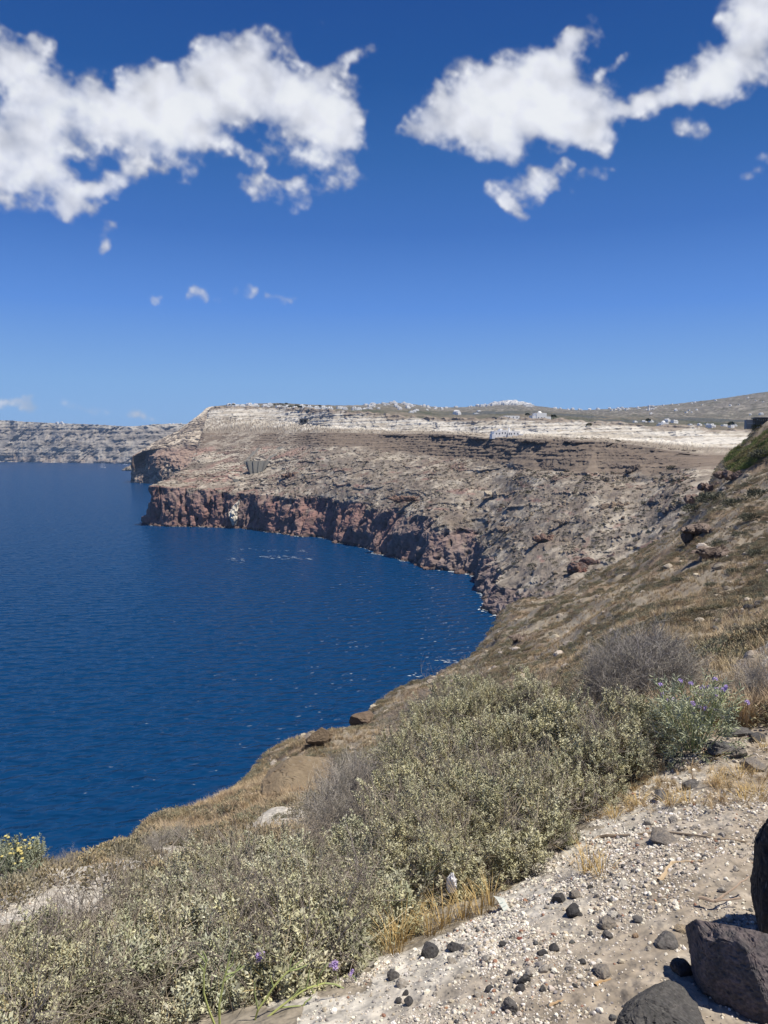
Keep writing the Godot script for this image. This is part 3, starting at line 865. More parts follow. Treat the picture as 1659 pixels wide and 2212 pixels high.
func wave_tex() -> Texture2D:
	var n := 256
	var g := RandomNumberGenerator.new()
	g.seed = 17
	var h := PackedFloat32Array()
	h.resize(n * n)
	for k in 44:
		# wave vector in whole periods per tile; crests run across the view, a little aslant
		var len_ := g.randf_range(4.0, 9.0) if k < 12 else g.randf_range(9.0, 30.0)
		var dir := 1.35 + g.randfn(0.0, 0.42)
		var kx := roundf(cos(dir) * len_)
		var ky := roundf(sin(dir) * len_)
		var amp := 1.0 / pow(maxf(2.0, sqrt(kx * kx + ky * ky)), 0.95)
		var ph := g.randf() * TAU
		for y in n:
			var a := TAU * ky * y / n + ph
			var da := TAU * kx / n
			for x in n:
				h[y * n + x] += sin(a) * amp
				a += da
	var lo := 1e9
	var hi := -1e9
	for v in h:
		lo = minf(lo, v)
		hi = maxf(hi, v)
	for k in h.size():
		h[k] = (h[k] - lo) / (hi - lo)
	return ImageTexture.create_from_image(Image.create_from_data(n, n, false, Image.FORMAT_RF, h.to_byte_array()))

func water() -> void:
	var m := StandardMaterial3D.new()
	m.albedo_color = lin(0.0025, 0.034, 0.11)
	m.roughness = 0.22
	m.metallic_specular = 0.12
	var nu := 420
	var nv := 560
	var p := PackedVector3Array()
	var c := PackedColorArray()
	var uv := PackedVector2Array()
	# waves as real relief in the near water, finer ripples in the relief texture
	var wv := FastNoiseLite.new()
	wv.seed = 31
	wv.noise_type = FastNoiseLite.TYPE_SIMPLEX_SMOOTH
	wv.fractal_octaves = 3
	wv.frequency = 1.0
	for j in nv:
		var d := exp(lerpf(log(110.0), log(7500.0), float(j) / (nv - 1)))
		for i in nu:
			var az := lerpf(-0.62, 0.26, float(i) / (nu - 1))
			var x := sin(az) * d
			var z := -cos(az) * d
			var h := wv.get_noise_2d((x + z * 0.35) / 16.0, (z - x * 0.35) / 6.0) * lerpf(0.55, 0.2, smooth(500.0, 2500.0, d))
			p.push_back(Vector3(x, h, z))
			c.push_back(Color.WHITE)
			uv.push_back(Vector2(x, z))
	m.uv1_triplanar = true
	m.uv1_world_triplanar = true
	m.uv1_scale = Vector3.ONE / 62.0
	m.heightmap_enabled = true
	m.heightmap_texture = wave_tex()
	m.heightmap_scale = 330.0
	var root := node("sea", Vector3.ZERO)
	tag(root, "deep blue rippled sea filling the bay below the cliffs", "sea", "", "structure")
	put("wave_surface", sheet(nu, nv, p, c), m, root)
	# the open water round it, a little lower than the wave troughs
	var far := PackedVector3Array()
	var fc := PackedColorArray()
	for j in 2:
		for i in 2:
			far.push_back(Vector3(-22000 if i == 0 else 9000, -0.75, 500 if j == 0 else -26000))
			fc.push_back(Color.WHITE)
	var mf := m.duplicate() as StandardMaterial3D
	mf.roughness = 0.3
	put("open_water", sheet(2, 2, far, fc), mf, root)

# ------------------------------------------------------------------ shared small meshes
class Inst:
	var b := PackedFloat32Array()
	var n := 0
	func add(bs: Basis, o: Vector3, c: Color) -> void:
		b.append_array([bs.x.x, bs.y.x, bs.z.x, o.x, bs.x.y, bs.y.y, bs.z.y, o.y, bs.x.z, bs.y.z, bs.z.z, o.z, c.r, c.g, c.b, 1.0])
		n += 1

func scatter(called: String, inst: Inst, mesh: Mesh, mat: Material, parent: Node = null) -> MultiMeshInstance3D:
	var mm := MultiMesh.new()
	mm.transform_format = MultiMesh.TRANSFORM_3D
	mm.use_colors = true
	mm.mesh = mesh
	mm.instance_count = inst.n
	mm.buffer = inst.b
	var o := MultiMeshInstance3D.new()
	o.name = numbered(called) if parent == null else called
	o.multimesh = mm
	o.material_override = mat
	o.set_meta("kind", "stuff")
	if parent == null:
		add_child(o)
	else:
		parent.add_child(o, true)
	return o

func aligned(up: Vector3, spin: float, s: float) -> Basis:
	var ref := Vector3(0.3, 0.1, 1.0).normalized()
	var x := up.cross(ref).normalized()
	var z := x.cross(up)
	return (Basis(x, up, z) * Basis(Vector3.UP, spin)).scaled_local(Vector3.ONE * s)

func rv3() -> Vector3:
	return Vector3(rng.randf_range(-1, 1), rng.randf_range(-1, 1), rng.randf_range(-1, 1))

func grey_var(c: Vector3, a: float) -> Color:
	var k := 1.0 + rng.randf_range(-a, a)
	return Color(c.x * k, c.y * k, c.z * k * (1.0 + rng.randf_range(-0.08, 0.08)))

# a stone: a ball pushed about by noise and cut by planes; n: fineness
func rock_mesh(seed_: int, n: int, size: Vector3, rough := 0.3, cuts := 7, col := Color.WHITE, col2 := Color.WHITE, fine := 0.03) -> ArrayMesh:
	var g := RandomNumberGenerator.new()
	g.seed = seed_
	var planes := []
	for k in cuts:
		planes.push_back([Vector3(g.randf_range(-1, 1), g.randf_range(-0.8, 1), g.randf_range(-1, 1)).normalized(), g.randf_range(0.55, 0.82)])
	var m := MB.new()
	var s := Vector3(seed_ * 1.7, seed_ * 0.31, 4.0)
	for f in 6:
		var ax := Vector3.ZERO
		ax[f % 3] = 1.0 if f < 3 else -1.0
		var ux := Vector3.ZERO
		ux[(f + 1) % 3] = 1.0
		var uy := ax.cross(ux)
		var pts := PackedVector3Array()
		var cl := PackedColorArray()
		for j in n + 1:
			for i in n + 1:
				var d := (ax + ux * tan((float(i) / n * 2.0 - 1.0) * 0.785398) + uy * tan((float(j) / n * 2.0 - 1.0) * 0.785398)).normalized()
				var p := d * (1.0 + rough * nc.get_noise_3dv(d * 1.1 + s))
				for q in planes:
					var over: float = p.dot(q[0]) - q[1]
					if over > 0.0:
						p -= q[0] * over * 0.88
				p += d * fine * nc.get_noise_3dv(d * 6.0 + s)
				if n >= 30:
					var pit := na.get_noise_3dv(d * 7.0 + s)
					p -= d * (smooth(0.5, 0.75, pit) * 0.035 + smooth(0.04, 0.0, absf(na.get_noise_3dv(d * 1.7 - s))) * 0.03)
					p += d * 0.005 * nc.get_noise_3dv(d * 22.0 + s)
				pts.push_back(p * size)
				var t := clampf(0.5 + 1.1 * nc.get_noise_3dv(d * 2.2 - s), 0.0, 1.0)
				var q2 := col.lerp(col2, t) * (1.0 + 0.25 * nc.get_noise_3dv(d * 9.0 + s))
				if n >= 30:
					q2 = q2.lerp(Color(0.34, 0.32, 0.29), smooth(0.4, 0.55, nc.get_noise_3dv(d * 16.0 - s)) * 0.5)
				cl.push_back(q2)
		for j in n:
			for i in n:
				var a := j * (n + 1) + i
				var w := n + 1
				m.v.append_array([pts[a], pts[a + 1], pts[a + w + 1], pts[a], pts[a + w + 1], pts[a + w]])
				m.c.append_array([cl[a], cl[a + 1], cl[a + w + 1], cl[a], cl[a + w + 1], cl[a + w]])
	return m.mesh()

# a craggy ledge: broken blocks side by side grown into one rock
func ledge_mesh(seed_: int, w: float, h: float, deep: float, blocks: int, c1: Color, c2: Color) -> ArrayMesh:
	var g := RandomNumberGenerator.new()
	g.seed = seed_
	var st := SurfaceTool.new()
	st.begin(Mesh.PRIMITIVE_TRIANGLES)
	for k in blocks:
		var t := (k + 0.5) / blocks * 2.0 - 1.0
		var hh := h * g.randf_range(0.6, 1.15) * (1.0 - 0.45 * t * t)
		var bw := w / blocks * g.randf_range(1.2, 2.0)
		var m := rock_mesh(seed_ * 13 + k, 9, Vector3(bw, hh, deep * g.randf_range(0.6, 1.1)), 0.45, 10, c1, c2, 0.14)
		st.append_from(m, 0, Transform3D(Basis(Vector3.UP, g.randf_range(-0.5, 0.5)) * Basis(Vector3(0, 0, 1), g.randf_range(-0.25, 0.25)), Vector3(t * w * 0.92, g.randf_range(-0.25, 0.2) * h, g.randf_range(-0.3, 0.3) * deep)))
	return st.commit()

# twig with small oval leaves, about 8 cm
func sprig_mesh(seed_: int, len_: float, leaves: int, leaf_len: float, leaf_w: float, bark: Color) -> ArrayMesh:
	var g := RandomNumberGenerator.new()
	g.seed = seed_
	var m := MB.new()
	var pts := PackedVector3Array()
	var bend := Vector3(g.randf_range(-0.3, 0.3), 0, g.randf_range(-0.3, 0.3))
	for k in 4:
		var t := k / 3.0
		pts.push_back(Vector3(0, t * len_, 0) + bend * t * t * len_)
	m.tube(pts, 0.0016, 0.0007, 3, bark)
	for k in leaves:
		var t := 0.12 + 0.88 * (k + 0.5) / leaves
		var base := Vector3(0, t * len_, 0) + bend * t * t * len_
		var a := k * 2.4 + g.randf_range(-0.5, 0.5)
		var out := Vector3(cos(a), g.randf_range(0.25, 1.1), sin(a)).normalized()
		var side := out.cross(Vector3.UP).normalized().rotated(out, g.randf_range(-0.8, 0.8))
		var k2 := g.randf_range(0.75, 1.2)
		var tone := g.randf_range(0.8, 1.18)
		m.leaf(base, out, side, leaf_len * k2, leaf_w * k2, Color(tone, tone, tone * g.randf_range(0.85, 1.0)))
	return m.mesh()

func twig_mesh(seed_: int, len_: float, r: float) -> ArrayMesh:
	var g := RandomNumberGenerator.new()
	g.seed = seed_
	var m := MB.new()
	var todo := [[Vector3.ZERO, Vector3(g.randf_range(-0.3, 0.3), 1, g.randf_range(-0.3, 0.3)).normalized(), len_, r, 0]]
	while todo.size() > 0:
		var q: Array = todo.pop_back()
		var a: Vector3 = q[0]
		var d: Vector3 = q[1]
		var pts := PackedVector3Array([a])
		for k in 3:
			d = (d + Vector3(g.randf_range(-0.35, 0.35), g.randf_range(-0.2, 0.3), g.randf_range(-0.35, 0.35))).normalized()
			a += d * q[2] / 3.0
			pts.push_back(a)
			if q[4] < 2:
				for s in 1 + (1 if q[4] == 0 else 0):
					var side := Vector3(g.randf_range(-1, 1), g.randf_range(-0.3, 0.9), g.randf_range(-1, 1)).normalized()
					todo.push_back([a, (d * 0.5 + side).normalized(), q[2] * g.randf_range(0.4, 0.65), q[3] * 0.65, q[4] + 1])
		var tone := g.randf_range(0.75, 1.2)
		m.tube(pts, q[3], q[3] * 0.6, 3, Color(tone, tone, tone))
	return m.mesh()

func tuft_mesh(seed_: int, blades: int, h: float, spread: float, w: float) -> ArrayMesh:
	var g := RandomNumberGenerator.new()
	g.seed = seed_
	var m := MB.new()
	for k in blades:
		var a := g.randf() * TAU
		var out := Vector3(cos(a), 0, sin(a))
		var side := Vector3(-sin(a), 0, cos(a)) * w * 0.5
		var r0 := out * g.randf() * spread * 0.35
		var hh := h * g.randf_range(0.55, 1.1)
		var lean := spread * g.randf_range(0.2, 1.0)
		var p1 := r0 + Vector3(0, hh * 0.55, 0) + out * lean * 0.35
		var p2 := r0 + Vector3(0, hh * g.randf_range(0.75, 1.0), 0) + out * lean
		var tone := g.randf_range(0.7, 1.2)
		var c := Color(tone, tone, tone)
		m.quad(r0 - side, r0 + side, p1 + side * 0.8, p1 - side * 0.8, c)
		m.tri(p1 - side * 0.8, p1 + side * 0.8, p2, c)
	return m.mesh()

# low cushion of twigs and little leaves, radius 1
func cushion_mesh(seed_: int, n: int, leaf_: float) -> ArrayMesh:
	var g := RandomNumberGenerator.new()
	g.seed = seed_
	var m := MB.new()
	for k in n:
		var d := Vector3(g.randf_range(-1, 1), g.randf_range(-0.15, 1), g.randf_range(-1, 1)).normalized()
		var r := g.randf_range(0.55, 1.0) * (1.0 + 0.35 * nc.get_noise_3dv(d * 1.6 + Vector3(seed_, 0, 0)))
		var p := d * r * Vector3(1, 0.62, 1)
		var dir := (d + Vector3(g.randf_range(-0.9, 0.9), g.randf_range(-0.2, 0.9), g.randf_range(-0.9, 0.9))).normalized()
		var side := dir.cross(Vector3(g.randf_range(-1, 1), g.randf_range(-1, 1), g.randf_range(-1, 1))).normalized()
		var tone := g.randf_range(0.65, 1.25)
		m.leaf(p, dir, side, leaf_ * g.randf_range(0.7, 1.3), leaf_ * 0.5, Color(tone, tone, tone))
	return m.mesh()

var sprigs := []
var twigs := []
var tufts := []
var cushions := []
var leaf_mat: StandardMaterial3D
var wood_mat: StandardMaterial3D
var stone_mat: StandardMaterial3D
var plain_mat: StandardMaterial3D

func shared() -> void:
	leaf_mat = vmat(0.75, 0.3)
	leaf_mat.backlight = Color(0.22, 0.22, 0.14)
	wood_mat = vmat(0.9, 0.2)
	plain_mat = vmat(0.85, 0.3)
	stone_mat = grained(vmat(0.85, 0.35), 0.22, 0.35, true)
	for k in 3:
		sprigs.push_back(sprig_mesh(10 + k, 0.085, 18, 0.0175, 0.0088, Color(0.8, 0.66, 0.5)))
		twigs.push_back(twig_mesh(20 + k, 0.22, 0.0021))
		tufts.push_back(tuft_mesh(30 + k, 34, 0.3, 0.2, 0.006))
		cushions.push_back(cushion_mesh(40 + k, 260, 0.17))

# ------------------------------------------------------------------ shrubs
# lumps: [px, py, distance, radius]; colours: leaf tones
func lump_points(lumps: Array) -> Array:
	var out := []
	for q in lumps:
		out.push_back([at(q[0], q[1], q[2]), q[3]])
	return out

func shrub(called: String, label: String, group: String, lumps: Array, tones: Array, density: float, twig_share: float, cat_ := "shrub") -> Node3D:
	var L := lump_points(lumps)
	var mid := Vector3.ZERO
	for q in L:
		mid += q[0]
	mid /= L.size()
	var base := Vector3(mid.x, ground(mid.x, mid.z), mid.z)
	var root := node(called, base)
	tag(root, label, cat_, group)
	var leaves := [Inst.new(), Inst.new(), Inst.new()]
	var wood := [Inst.new(), Inst.new(), Inst.new()]
	for q in L:
		var c: Vector3 = q[0]
		var r: float = q[1]
		var count := int(density * r * r * 12.5)
		for k in count:
			var d := rv3()
			if d.length() < 0.1 or d.normalized().y < -0.45:
				continue
			d = d.normalized()
			var deep := k % 6 == 0
			var rr := r * (0.86 + 0.55 * nc.get_noise_3dv(c * 3.0 + d * 1.5)) * (rng.randf_range(0.45, 0.85) if deep else rng.randf_range(0.86, 1.06))
			var p := c + d * rr
			var gap := nc.get_noise_3dv(p * 2.9)
			if gap < -0.13 and not deep:
				continue
			var hid := false
			for o in L:
				if o[0] != c and p.distance_to(o[0]) < o[1] * 0.62:
					hid = true
					break
			if hid:
				continue
			if p.y < ground(p.x, p.z) - 0.02:
				continue
			var up := (d * 0.55 + Vector3.UP * 0.55 + rv3() * 0.55).normalized()
			var tn := na.get_noise_3dv(p * 2.1) * 0.5 + 0.5 + rng.randf_range(-0.25, 0.25)
			var ti := clampf(tn * (tones.size() - 1), 0.0, tones.size() - 1.001)
			var tc: Vector3 = tones[int(ti)].lerp(tones[int(ti) + 1], ti - int(ti))
			var w := rng.randi() % 3
			var bare := smooth(0.4, 0.62, na.get_noise_3dv(p * 1.3 + Vector3(40, 0, 0)))
			var big := 1.0 + 0.35 * na.get_noise_3dv(p * 1.7 - Vector3(0, 30, 0))
			if rng.randf() < twig_share * 0.7 + bare * 0.15:
				wood[w].add(aligned(up, rng.randf() * TAU, rng.randf_range(0.6, 1.15)), p - up * 0.06 - base, grey_var(Vector3(0.27, 0.235, 0.20), 0.35))
			else:
				leaves[w].add(aligned(up, rng.randf() * TAU, rng.randf_range(0.75, 1.3) * big), p - up * 0.04 - base, grey_var(tc, 0.22))
		# main stems from the ground
		for s in 3:
			var e := c + rv3() * r * 0.5
			var st := Vector3(lerpf(e.x, base.x, 0.35), 0, lerpf(e.z, base.z, 0.35))
			st.y = ground(st.x, st.z) - 0.03
			var m := MB.new()
			m.tube(PackedVector3Array([st - base, (st + e) * 0.5 + rv3() * 0.05 - base, e - base]), 0.009, 0.003, 4, Color(0.2, 0.165, 0.13))
			put("stem", m.mesh(), wood_mat, root)
	# long pale dry stems sticking out
	for s in L.size() * 3:
		var q: Array = L[rng.randi() % L.size()]
		var d := (rv3() + Vector3(0, 0.9, 0.5)).normalized()
		var e: Vector3 = q[0] + d * q[1] * rng.randf_range(0.7, 0.95)
		var f := e + (d + rv3() * 0.8 + Vector3(0, 0.4, 0)).normalized() * rng.randf_range(0.1, 0.24)
		var m := MB.new()
		m.tube(PackedVector3Array([e - base, e.lerp(f, 0.5) + rv3() * 0.02 - base, f - base]), 0.0017, 0.0011, 3, Color(0.50, 0.43, 0.30))
		put("dry_stem", m.mesh(), wood_mat, root)
	for w in 3:
		if leaves[w].n > 0:
			scatter("foliage", leaves[w], sprigs[w], leaf_mat, root)
		if wood[w].n > 0:
			scatter("twig_tangle", wood[w], twigs[w], wood_mat, root)
	return root

func shrubs() -> void:
	var olive := [Vector3(0.30, 0.305, 0.205), Vector3(0.47, 0.465, 0.335), Vector3(0.56, 0.535, 0.38), Vector3(0.38, 0.40, 0.29)]
	var grey_green := [Vector3(0.36, 0.385, 0.29), Vector3(0.50, 0.505, 0.385), Vector3(0.53, 0.50, 0.37)]
	var g := "grey-green saltbushes along the path"
	shrub("saltbush", "large grey-green saltbush rising highest in the middle, beside the white gravel edge", g,
		[[880, 1678, 5.9, 0.372], [960, 1608, 6.3, 0.409], [1060, 1558, 6.7, 0.409], [1140, 1548, 6.8, 0.391], [1010, 1678, 5.6, 0.391], [1110, 1638, 5.8, 0.391], [1200, 1628, 5.9, 0.353], [940, 1738, 5.1, 0.353], [1060, 1748, 5.0, 0.353], [860, 1778, 4.9, 0.307], [1150, 1728, 5.0, 0.316], [1010, 1538, 7.2, 0.372]], olive, 1000.0, 0.06)
	shrub("saltbush", "low saltbush spreading between the tall one and the purple flowers", g,
		[[1270, 1598, 5.7, 0.306], [1340, 1588, 5.7, 0.288], [1400, 1598, 5.6, 0.252], [1260, 1678, 5.1, 0.288], [1340, 1658, 5.2, 0.252], [1210, 1718, 4.8, 0.252], [1440, 1578, 5.8, 0.216], [1290, 1718, 4.8, 0.18]], olive, 1000.0, 0.06)
	shrub("saltbush", "dense saltbush directly above the white crumpled plastic", g,
		[[930, 1800, 4.35, 0.30], [1030, 1790, 4.35, 0.32], [1120, 1790, 4.3, 0.28], [1060, 1860, 3.95, 0.24], [960, 1880, 3.85, 0.26], [1170, 1800, 4.2, 0.20], [1120, 1860, 3.9, 0.15], [880, 1870, 3.9, 0.26]], olive, 1100.0, 0.07)
	shrub("saltbush", "saltbush in the middle of the lower left, below the dry stick", g,
		[[700, 1922, 4.1, 0.27], [780, 1872, 4.35, 0.252], [600, 1902, 4.5, 0.27], [520, 1912, 4.5, 0.27], [640, 1972, 3.8, 0.252], [800, 1972, 3.6, 0.234], [560, 1982, 3.8, 0.252], [440, 1912, 4.7, 0.252], [720, 2002, 3.5, 0.216]], grey_green, 1000.0, 0.07)
	shrub("saltbush", "saltbush beside the pumice clearing on the left slope", g,
		[[340, 2005, 4.2, 0.22], [410, 1995, 4.1, 0.23], [260, 2040, 4.1, 0.2], [310, 2060, 3.75, 0.23], [400, 2050, 3.7, 0.23], [480, 2030, 3.7, 0.24], [180, 2085, 3.8, 0.18]], grey_green, 1000.0, 0.09)
	shrub("saltbush", "saltbush filling the bottom left corner", g,
		[[30, 2130, 3.5, 0.22], [110, 2115, 3.5, 0.22], [60, 2190, 3.1, 0.24], [170, 2160, 3.2, 0.24], [0, 2220, 3.0, 0.25], [120, 2220, 2.9, 0.23], [-60, 2160, 3.3, 0.24], [220, 2120, 3.45, 0.22], [40, 2260, 2.75, 0.21]], olive, 1150.0, 0.08)
	shrub("saltbush", "saltbush at the bottom edge behind the green seed stalks", g,
		[[270, 2130, 3.2, 0.237], [360, 2100, 3.3, 0.237], [460, 2090, 3.3, 0.237], [330, 2200, 2.9, 0.218], [430, 2180, 2.9, 0.218], [240, 2210, 2.9, 0.218], [530, 2160, 2.9, 0.209], [400, 2260, 2.65, 0.19], [520, 2240, 2.65, 0.171]], grey_green, 1150.0, 0.07)
	shrub("saltbush", "saltbush hanging over the lower end of the white gravel edge", g,
		[[560, 2050, 3.3, 0.24], [660, 2030, 3.25, 0.24], [760, 2020, 3.2, 0.22], [640, 2110, 2.9, 0.2], [720, 2090, 2.9, 0.18], [610, 2170, 2.7, 0.17], [830, 1990, 3.3, 0.18], [680, 2150, 2.72, 0.11]], olive, 1150.0, 0.07)
	# dead, leafless grey bushes
	dead_bush("dead grey leafless bush standing above the purple flowers", [[1325, 1480, 7.6, 0.27], [1370, 1455, 7.8, 0.3], [1420, 1450, 7.8, 0.28], [1400, 1495, 7.4, 0.28], [1345, 1510, 7.3, 0.24], [1460, 1480, 7.5, 0.22]], 1500.0)
	dead_bush("dead grey bush at the right edge below the pumice patch", [[1610, 1500, 7.0, 0.18], [1650, 1490, 7.0, 0.2], [1580, 1530, 6.7, 0.16]], 900.0)
	dead_bush("dark dead bush between the saltbushes and the dry stick", [[745, 1735, 5.4, 0.2], [725, 1790, 5.0, 0.2], [785, 1715, 5.6, 0.2], [760, 1680, 6.0, 0.16]], 1500.0)
	dead_bush("bleached dead bush on the crest beside the yellow flowers", [[110, 1872, 8.6, 0.1], [145, 1862, 8.8, 0.1], [85, 1880, 8.5, 0.08]], 1300.0)
	dead_bush("small dead bush above the pumice clearing", [[350, 1815, 8.6, 0.12], [390, 1805, 8.8, 0.12], [330, 1828, 8.3, 0.1]], 1300.0)
	dead_bush("pale dead shrub on the crest where slope meets the sea", [[840, 1567, 8.6, 0.12], [880, 1542, 8.8, 0.144], [920, 1517, 9.0, 0.132]], 900.0)

func dead_bush(label: String, lumps: Array, density: float) -> void:
	var L := lump_points(lumps)
	var mid := Vector3.ZERO
	for q in L:
		mid += q[0]
	mid /= L.size()
	var base := Vector3(mid.x, ground(mid.x, mid.z), mid.z)
	var root := node("dead_bush", base)
	tag(root, label, "bush", "dead grey bushes on the slope")
	var wood := [Inst.new(), Inst.new(), Inst.new()]
	for q in L:
		for k in int(density * q[1] * maxf(q[1], 0.16) * 5.0):
			var d := rv3()
			if d.length() < 0.1:
				continue
			d = d.normalized()
			if d.y < -0.5:
				continue
			var p: Vector3 = q[0] + d * q[1] * (0.85 + 0.4 * nc.get_noise_3dv(q[0] * 2.0 + d * 1.6)) * sqrt(rng.randf_range(0.15, 1.0))
			if p.y < ground(p.x, p.z):
				continue
			var up := (d * 0.8 + Vector3.UP * 0.35 + rv3() * 0.6).normalized()
			wood[rng.randi() % 3].add(aligned(up, rng.randf() * TAU, rng.randf_range(0.6, 1.3) * clampf(q[1] * 3.5, 0.35, 1.0)), p - up * 0.08 * clampf(q[1] * 3.5, 0.35, 1.0) - base, grey_var(Vector3(0.34, 0.315, 0.285), 0.5))
		var m := MB.new()
		m.tube(PackedVector3Array([Vector3(rng.randf_range(-0.1, 0.1), -0.03, rng.randf_range(-0.1, 0.1)), (q[0] - base) * 0.5 + rv3() * 0.05, q[0] - base]), 0.014, 0.005, 5, Color(0.2, 0.18, 0.16))
		put("stem", m.mesh(), wood_mat, root)
	for w in 3:
		scatter("twig_tangle", wood[w], twigs[w], wood_mat, root)

# ------------------------------------------------------------------ low growth on the slope
func slope_cover() -> void:
	var gr := [Inst.new(), Inst.new(), Inst.new()]
	var cu := [Inst.new(), Inst.new(), Inst.new()]
	var straw := Vector3(0.49, 0.41, 0.28)
	var brown := Vector3(0.42, 0.315, 0.205)
	var gg := Vector3(0.30, 0.30, 0.215)
	var dk := Vector3(0.19, 0.19, 0.135)
	var a0 := atan(-920.0 / F)
	var a1 := atan(1000.0 / F)
	for k in 100000:
		var az := rng.randf_range(a0, a1)
		var d := exp(rng.randf_range(log(6.2), log(215.0)))
		var x := sin(az) * d
		var z := -cos(az) * d
		if d < 26.0 and (inside(path_poly, x, z, 0.3) or ((inside(clear_poly, x, z, 0.2) or inside(patch_poly, x, z, 0.6) or inside(knoll_poly, x, z, 0.2)) and rng.randf() < 0.975)):
			continue
		var patch := nc.get_noise_2d(x * 0.3 + 11.0, z * 0.3)
		if patch < -0.28 and rng.randf() < 0.8:
			continue
		var y := ground(x, z)
		if y < 2.0:
			continue
		var kind := na.get_noise_2d(x * 0.13, z * 0.13 + 40.0) + rng.randf_range(-0.45, 0.45)
		var w := rng.randi() % 3
		var up := (Vector3.UP * 2.0 + rv3() * 0.5).normalized()
		if d < 28.0 and rng.randf() < 0.45:
			continue
		if kind < (0.0 if d > 28.0 else -0.1):
			var c := straw.lerp(brown, clampf(rng.randf() + patch, 0.0, 1.0))
			var s := rng.randf_range(0.55, 1.1) * (1.0 + smooth(30.0, 160.0, d) * 0.7)
			gr[w].add(aligned(up, rng.randf() * TAU, s), Vector3(x, y - 0.02, z), grey_var(c, 0.25))
		else:
			var c := gg.lerp(dk, rng.randf()).lerp(brown, clampf(rng.randf() * 0.9 - 0.1, 0.0, 1.0))
			var s := rng.randf_range(0.10, 0.30) * (1.0 + smooth(20.0, 150.0, d) * 1.6)
			cu[w].add(aligned(up, rng.randf() * TAU, s), Vector3(x, y - 0.01, z), grey_var(c, 0.3))
	# dense green mat below the terrace house
	for k in 2600:
		var t := rng.randf()
		var px := lerpf(1572.0, 1740.0, t)
		var v := rng.randf()
		var az := atan((px - CX) / F)
		var d := lerpf(128.0, 172.0, v)
		var x := sin(az) * d
		var z := -cos(az) * d
		if nc.get_noise_2d(x * 0.06, z * 0.06 + 9.0) < -0.02:
			continue
		var c := Vector3(0.19, 0.245, 0.085).lerp(Vector3(0.38, 0.30, 0.18), clampf(0.3 + nc.get_noise_2d(x * 0.09, z * 0.09) * 1.6, 0.0, 1.0))
		cu[rng.randi() % 3].add(aligned(Vector3.UP, rng.randf() * TAU, rng.randf_range(0.5, 1.1)), Vector3(x, ground(x, z) - 0.05, z), grey_var(c, 0.25))
	for k in 800:
		var az := rng.randf_range(0.2, 0.52)
		var d := rng.randf_range(3.9, 6.4)
		var x := sin(az) * d
		var z := -cos(az) * d
		if nc.get_noise_2d(x * 0.9 + 3.0, z * 0.9) < -0.05 + smooth(4.6, 3.9, d) * 0.3:
			continue
		gr[k % 3].add(aligned((Vector3.UP + rv3() * 0.9).normalized(), rng.randf() * TAU, rng.randf_range(0.14, 0.32)), Vector3(x, ground(x, z) - 0.01, z), grey_var(Vector3(0.58, 0.44, 0.25), 0.25))
	var a := node("dry_grass", Vector3.ZERO)
	tag(a, "dry straw grass covering the brown slope", "grass", "", "stuff")
	var b := node("scrub", Vector3.ZERO)
	tag(b, "low grey-green cushion scrub dotted over the slope", "scrub", "", "stuff")
	for w in 3:
		scatter("grass_tufts", gr[w], tufts[w], leaf_mat, a)
		scatter("scrub_cushions", cu[w], cushions[w], leaf_mat, b)
	var ns := Inst.new()
	for k in 5200:
		var az := rng.randf_range(-0.2, a1)
		var d := exp(rng.randf_range(log(9.0), log(200.0)))
		var x := sin(az) * d
		var z := -cos(az) * d
		var y := ground(x, z)
		if y < 2.0 or nc.get_noise_2d(x * 0.12 - 60.0, z * 0.12) < -0.02:
			continue
		var c := Vector3(0.12, 0.10, 0.085).lerp(Vector3(0.46, 0.41, 0.34), rng.randf())
		ns.add(aligned((Vector3.UP + rv3() * 0.4).normalized(), rng.randf() * TAU, (pow(rng.randf(), 3.0) * 0.30 + 0.05) * clampf(d / 40.0, 0.5, 1.6)), Vector3(x, y, z), grey_var(c, 0.2))
	var nr := scatter("slope_stones", ns, rock_mesh(9, 3, Vector3(1, 0.65, 1)), plain_mat)
	tag(nr, "loose stones strewn over the dry grass slope", "rubble", "", "stuff")
	# scrub and loose stones on the far slope
	var f1 := [Inst.new(), Inst.new(), Inst.new()]
	var st := Inst.new()
	var nu: int = B.nu
	for k in 15000:
		var i := rng.randi_range(30, nu - 40)
		var j := rng.randi_range(60, B.nv - 60)
		var v: float = B.v[j]
		if v < 1.8 or v > 6.9 or (v > 4.9 and v < 6.05):
			continue
		var p: Vector3 = B.p[j * nu + i]
		if nc.get_noise_3dv(p / 70.0) < -0.1 and rng.randf() < 0.7:
			continue
		if rng.randf() < 0.62:
			f1[k % 3].add(aligned(Vector3.UP, rng.randf() * TAU, pow(rng.randf(), 2.6) * 1.7 + 0.5), p, grey_var(Vector3(0.10, 0.10, 0.07), 0.35))
		else:
			var c := Vector3(0.12, 0.095, 0.08).lerp(Vector3(0.34, 0.29, 0.23), rng.randf())
			st.add(aligned((Vector3.UP + rv3() * 0.4).normalized(), rng.randf() * TAU, pow(rng.randf(), 3.0) * 1.7 + 0.5), p, grey_var(c, 0.2))
	var far := node("hillside_scrub", Vector3.ZERO)
	tag(far, "dark little shrubs dotted over the slope above the cove", "scrub", "", "stuff")
	for w in 3:
		scatter("scrub_cushions", f1[w], cushions[w], leaf_mat, far)
	var rub := scatter("slope_rubble", st, rock_mesh(5, 3, Vector3(1, 0.7, 1)), plain_mat)
	tag(rub, "loose rocks scattered on the slope above the cove", "rubble", "", "stuff")

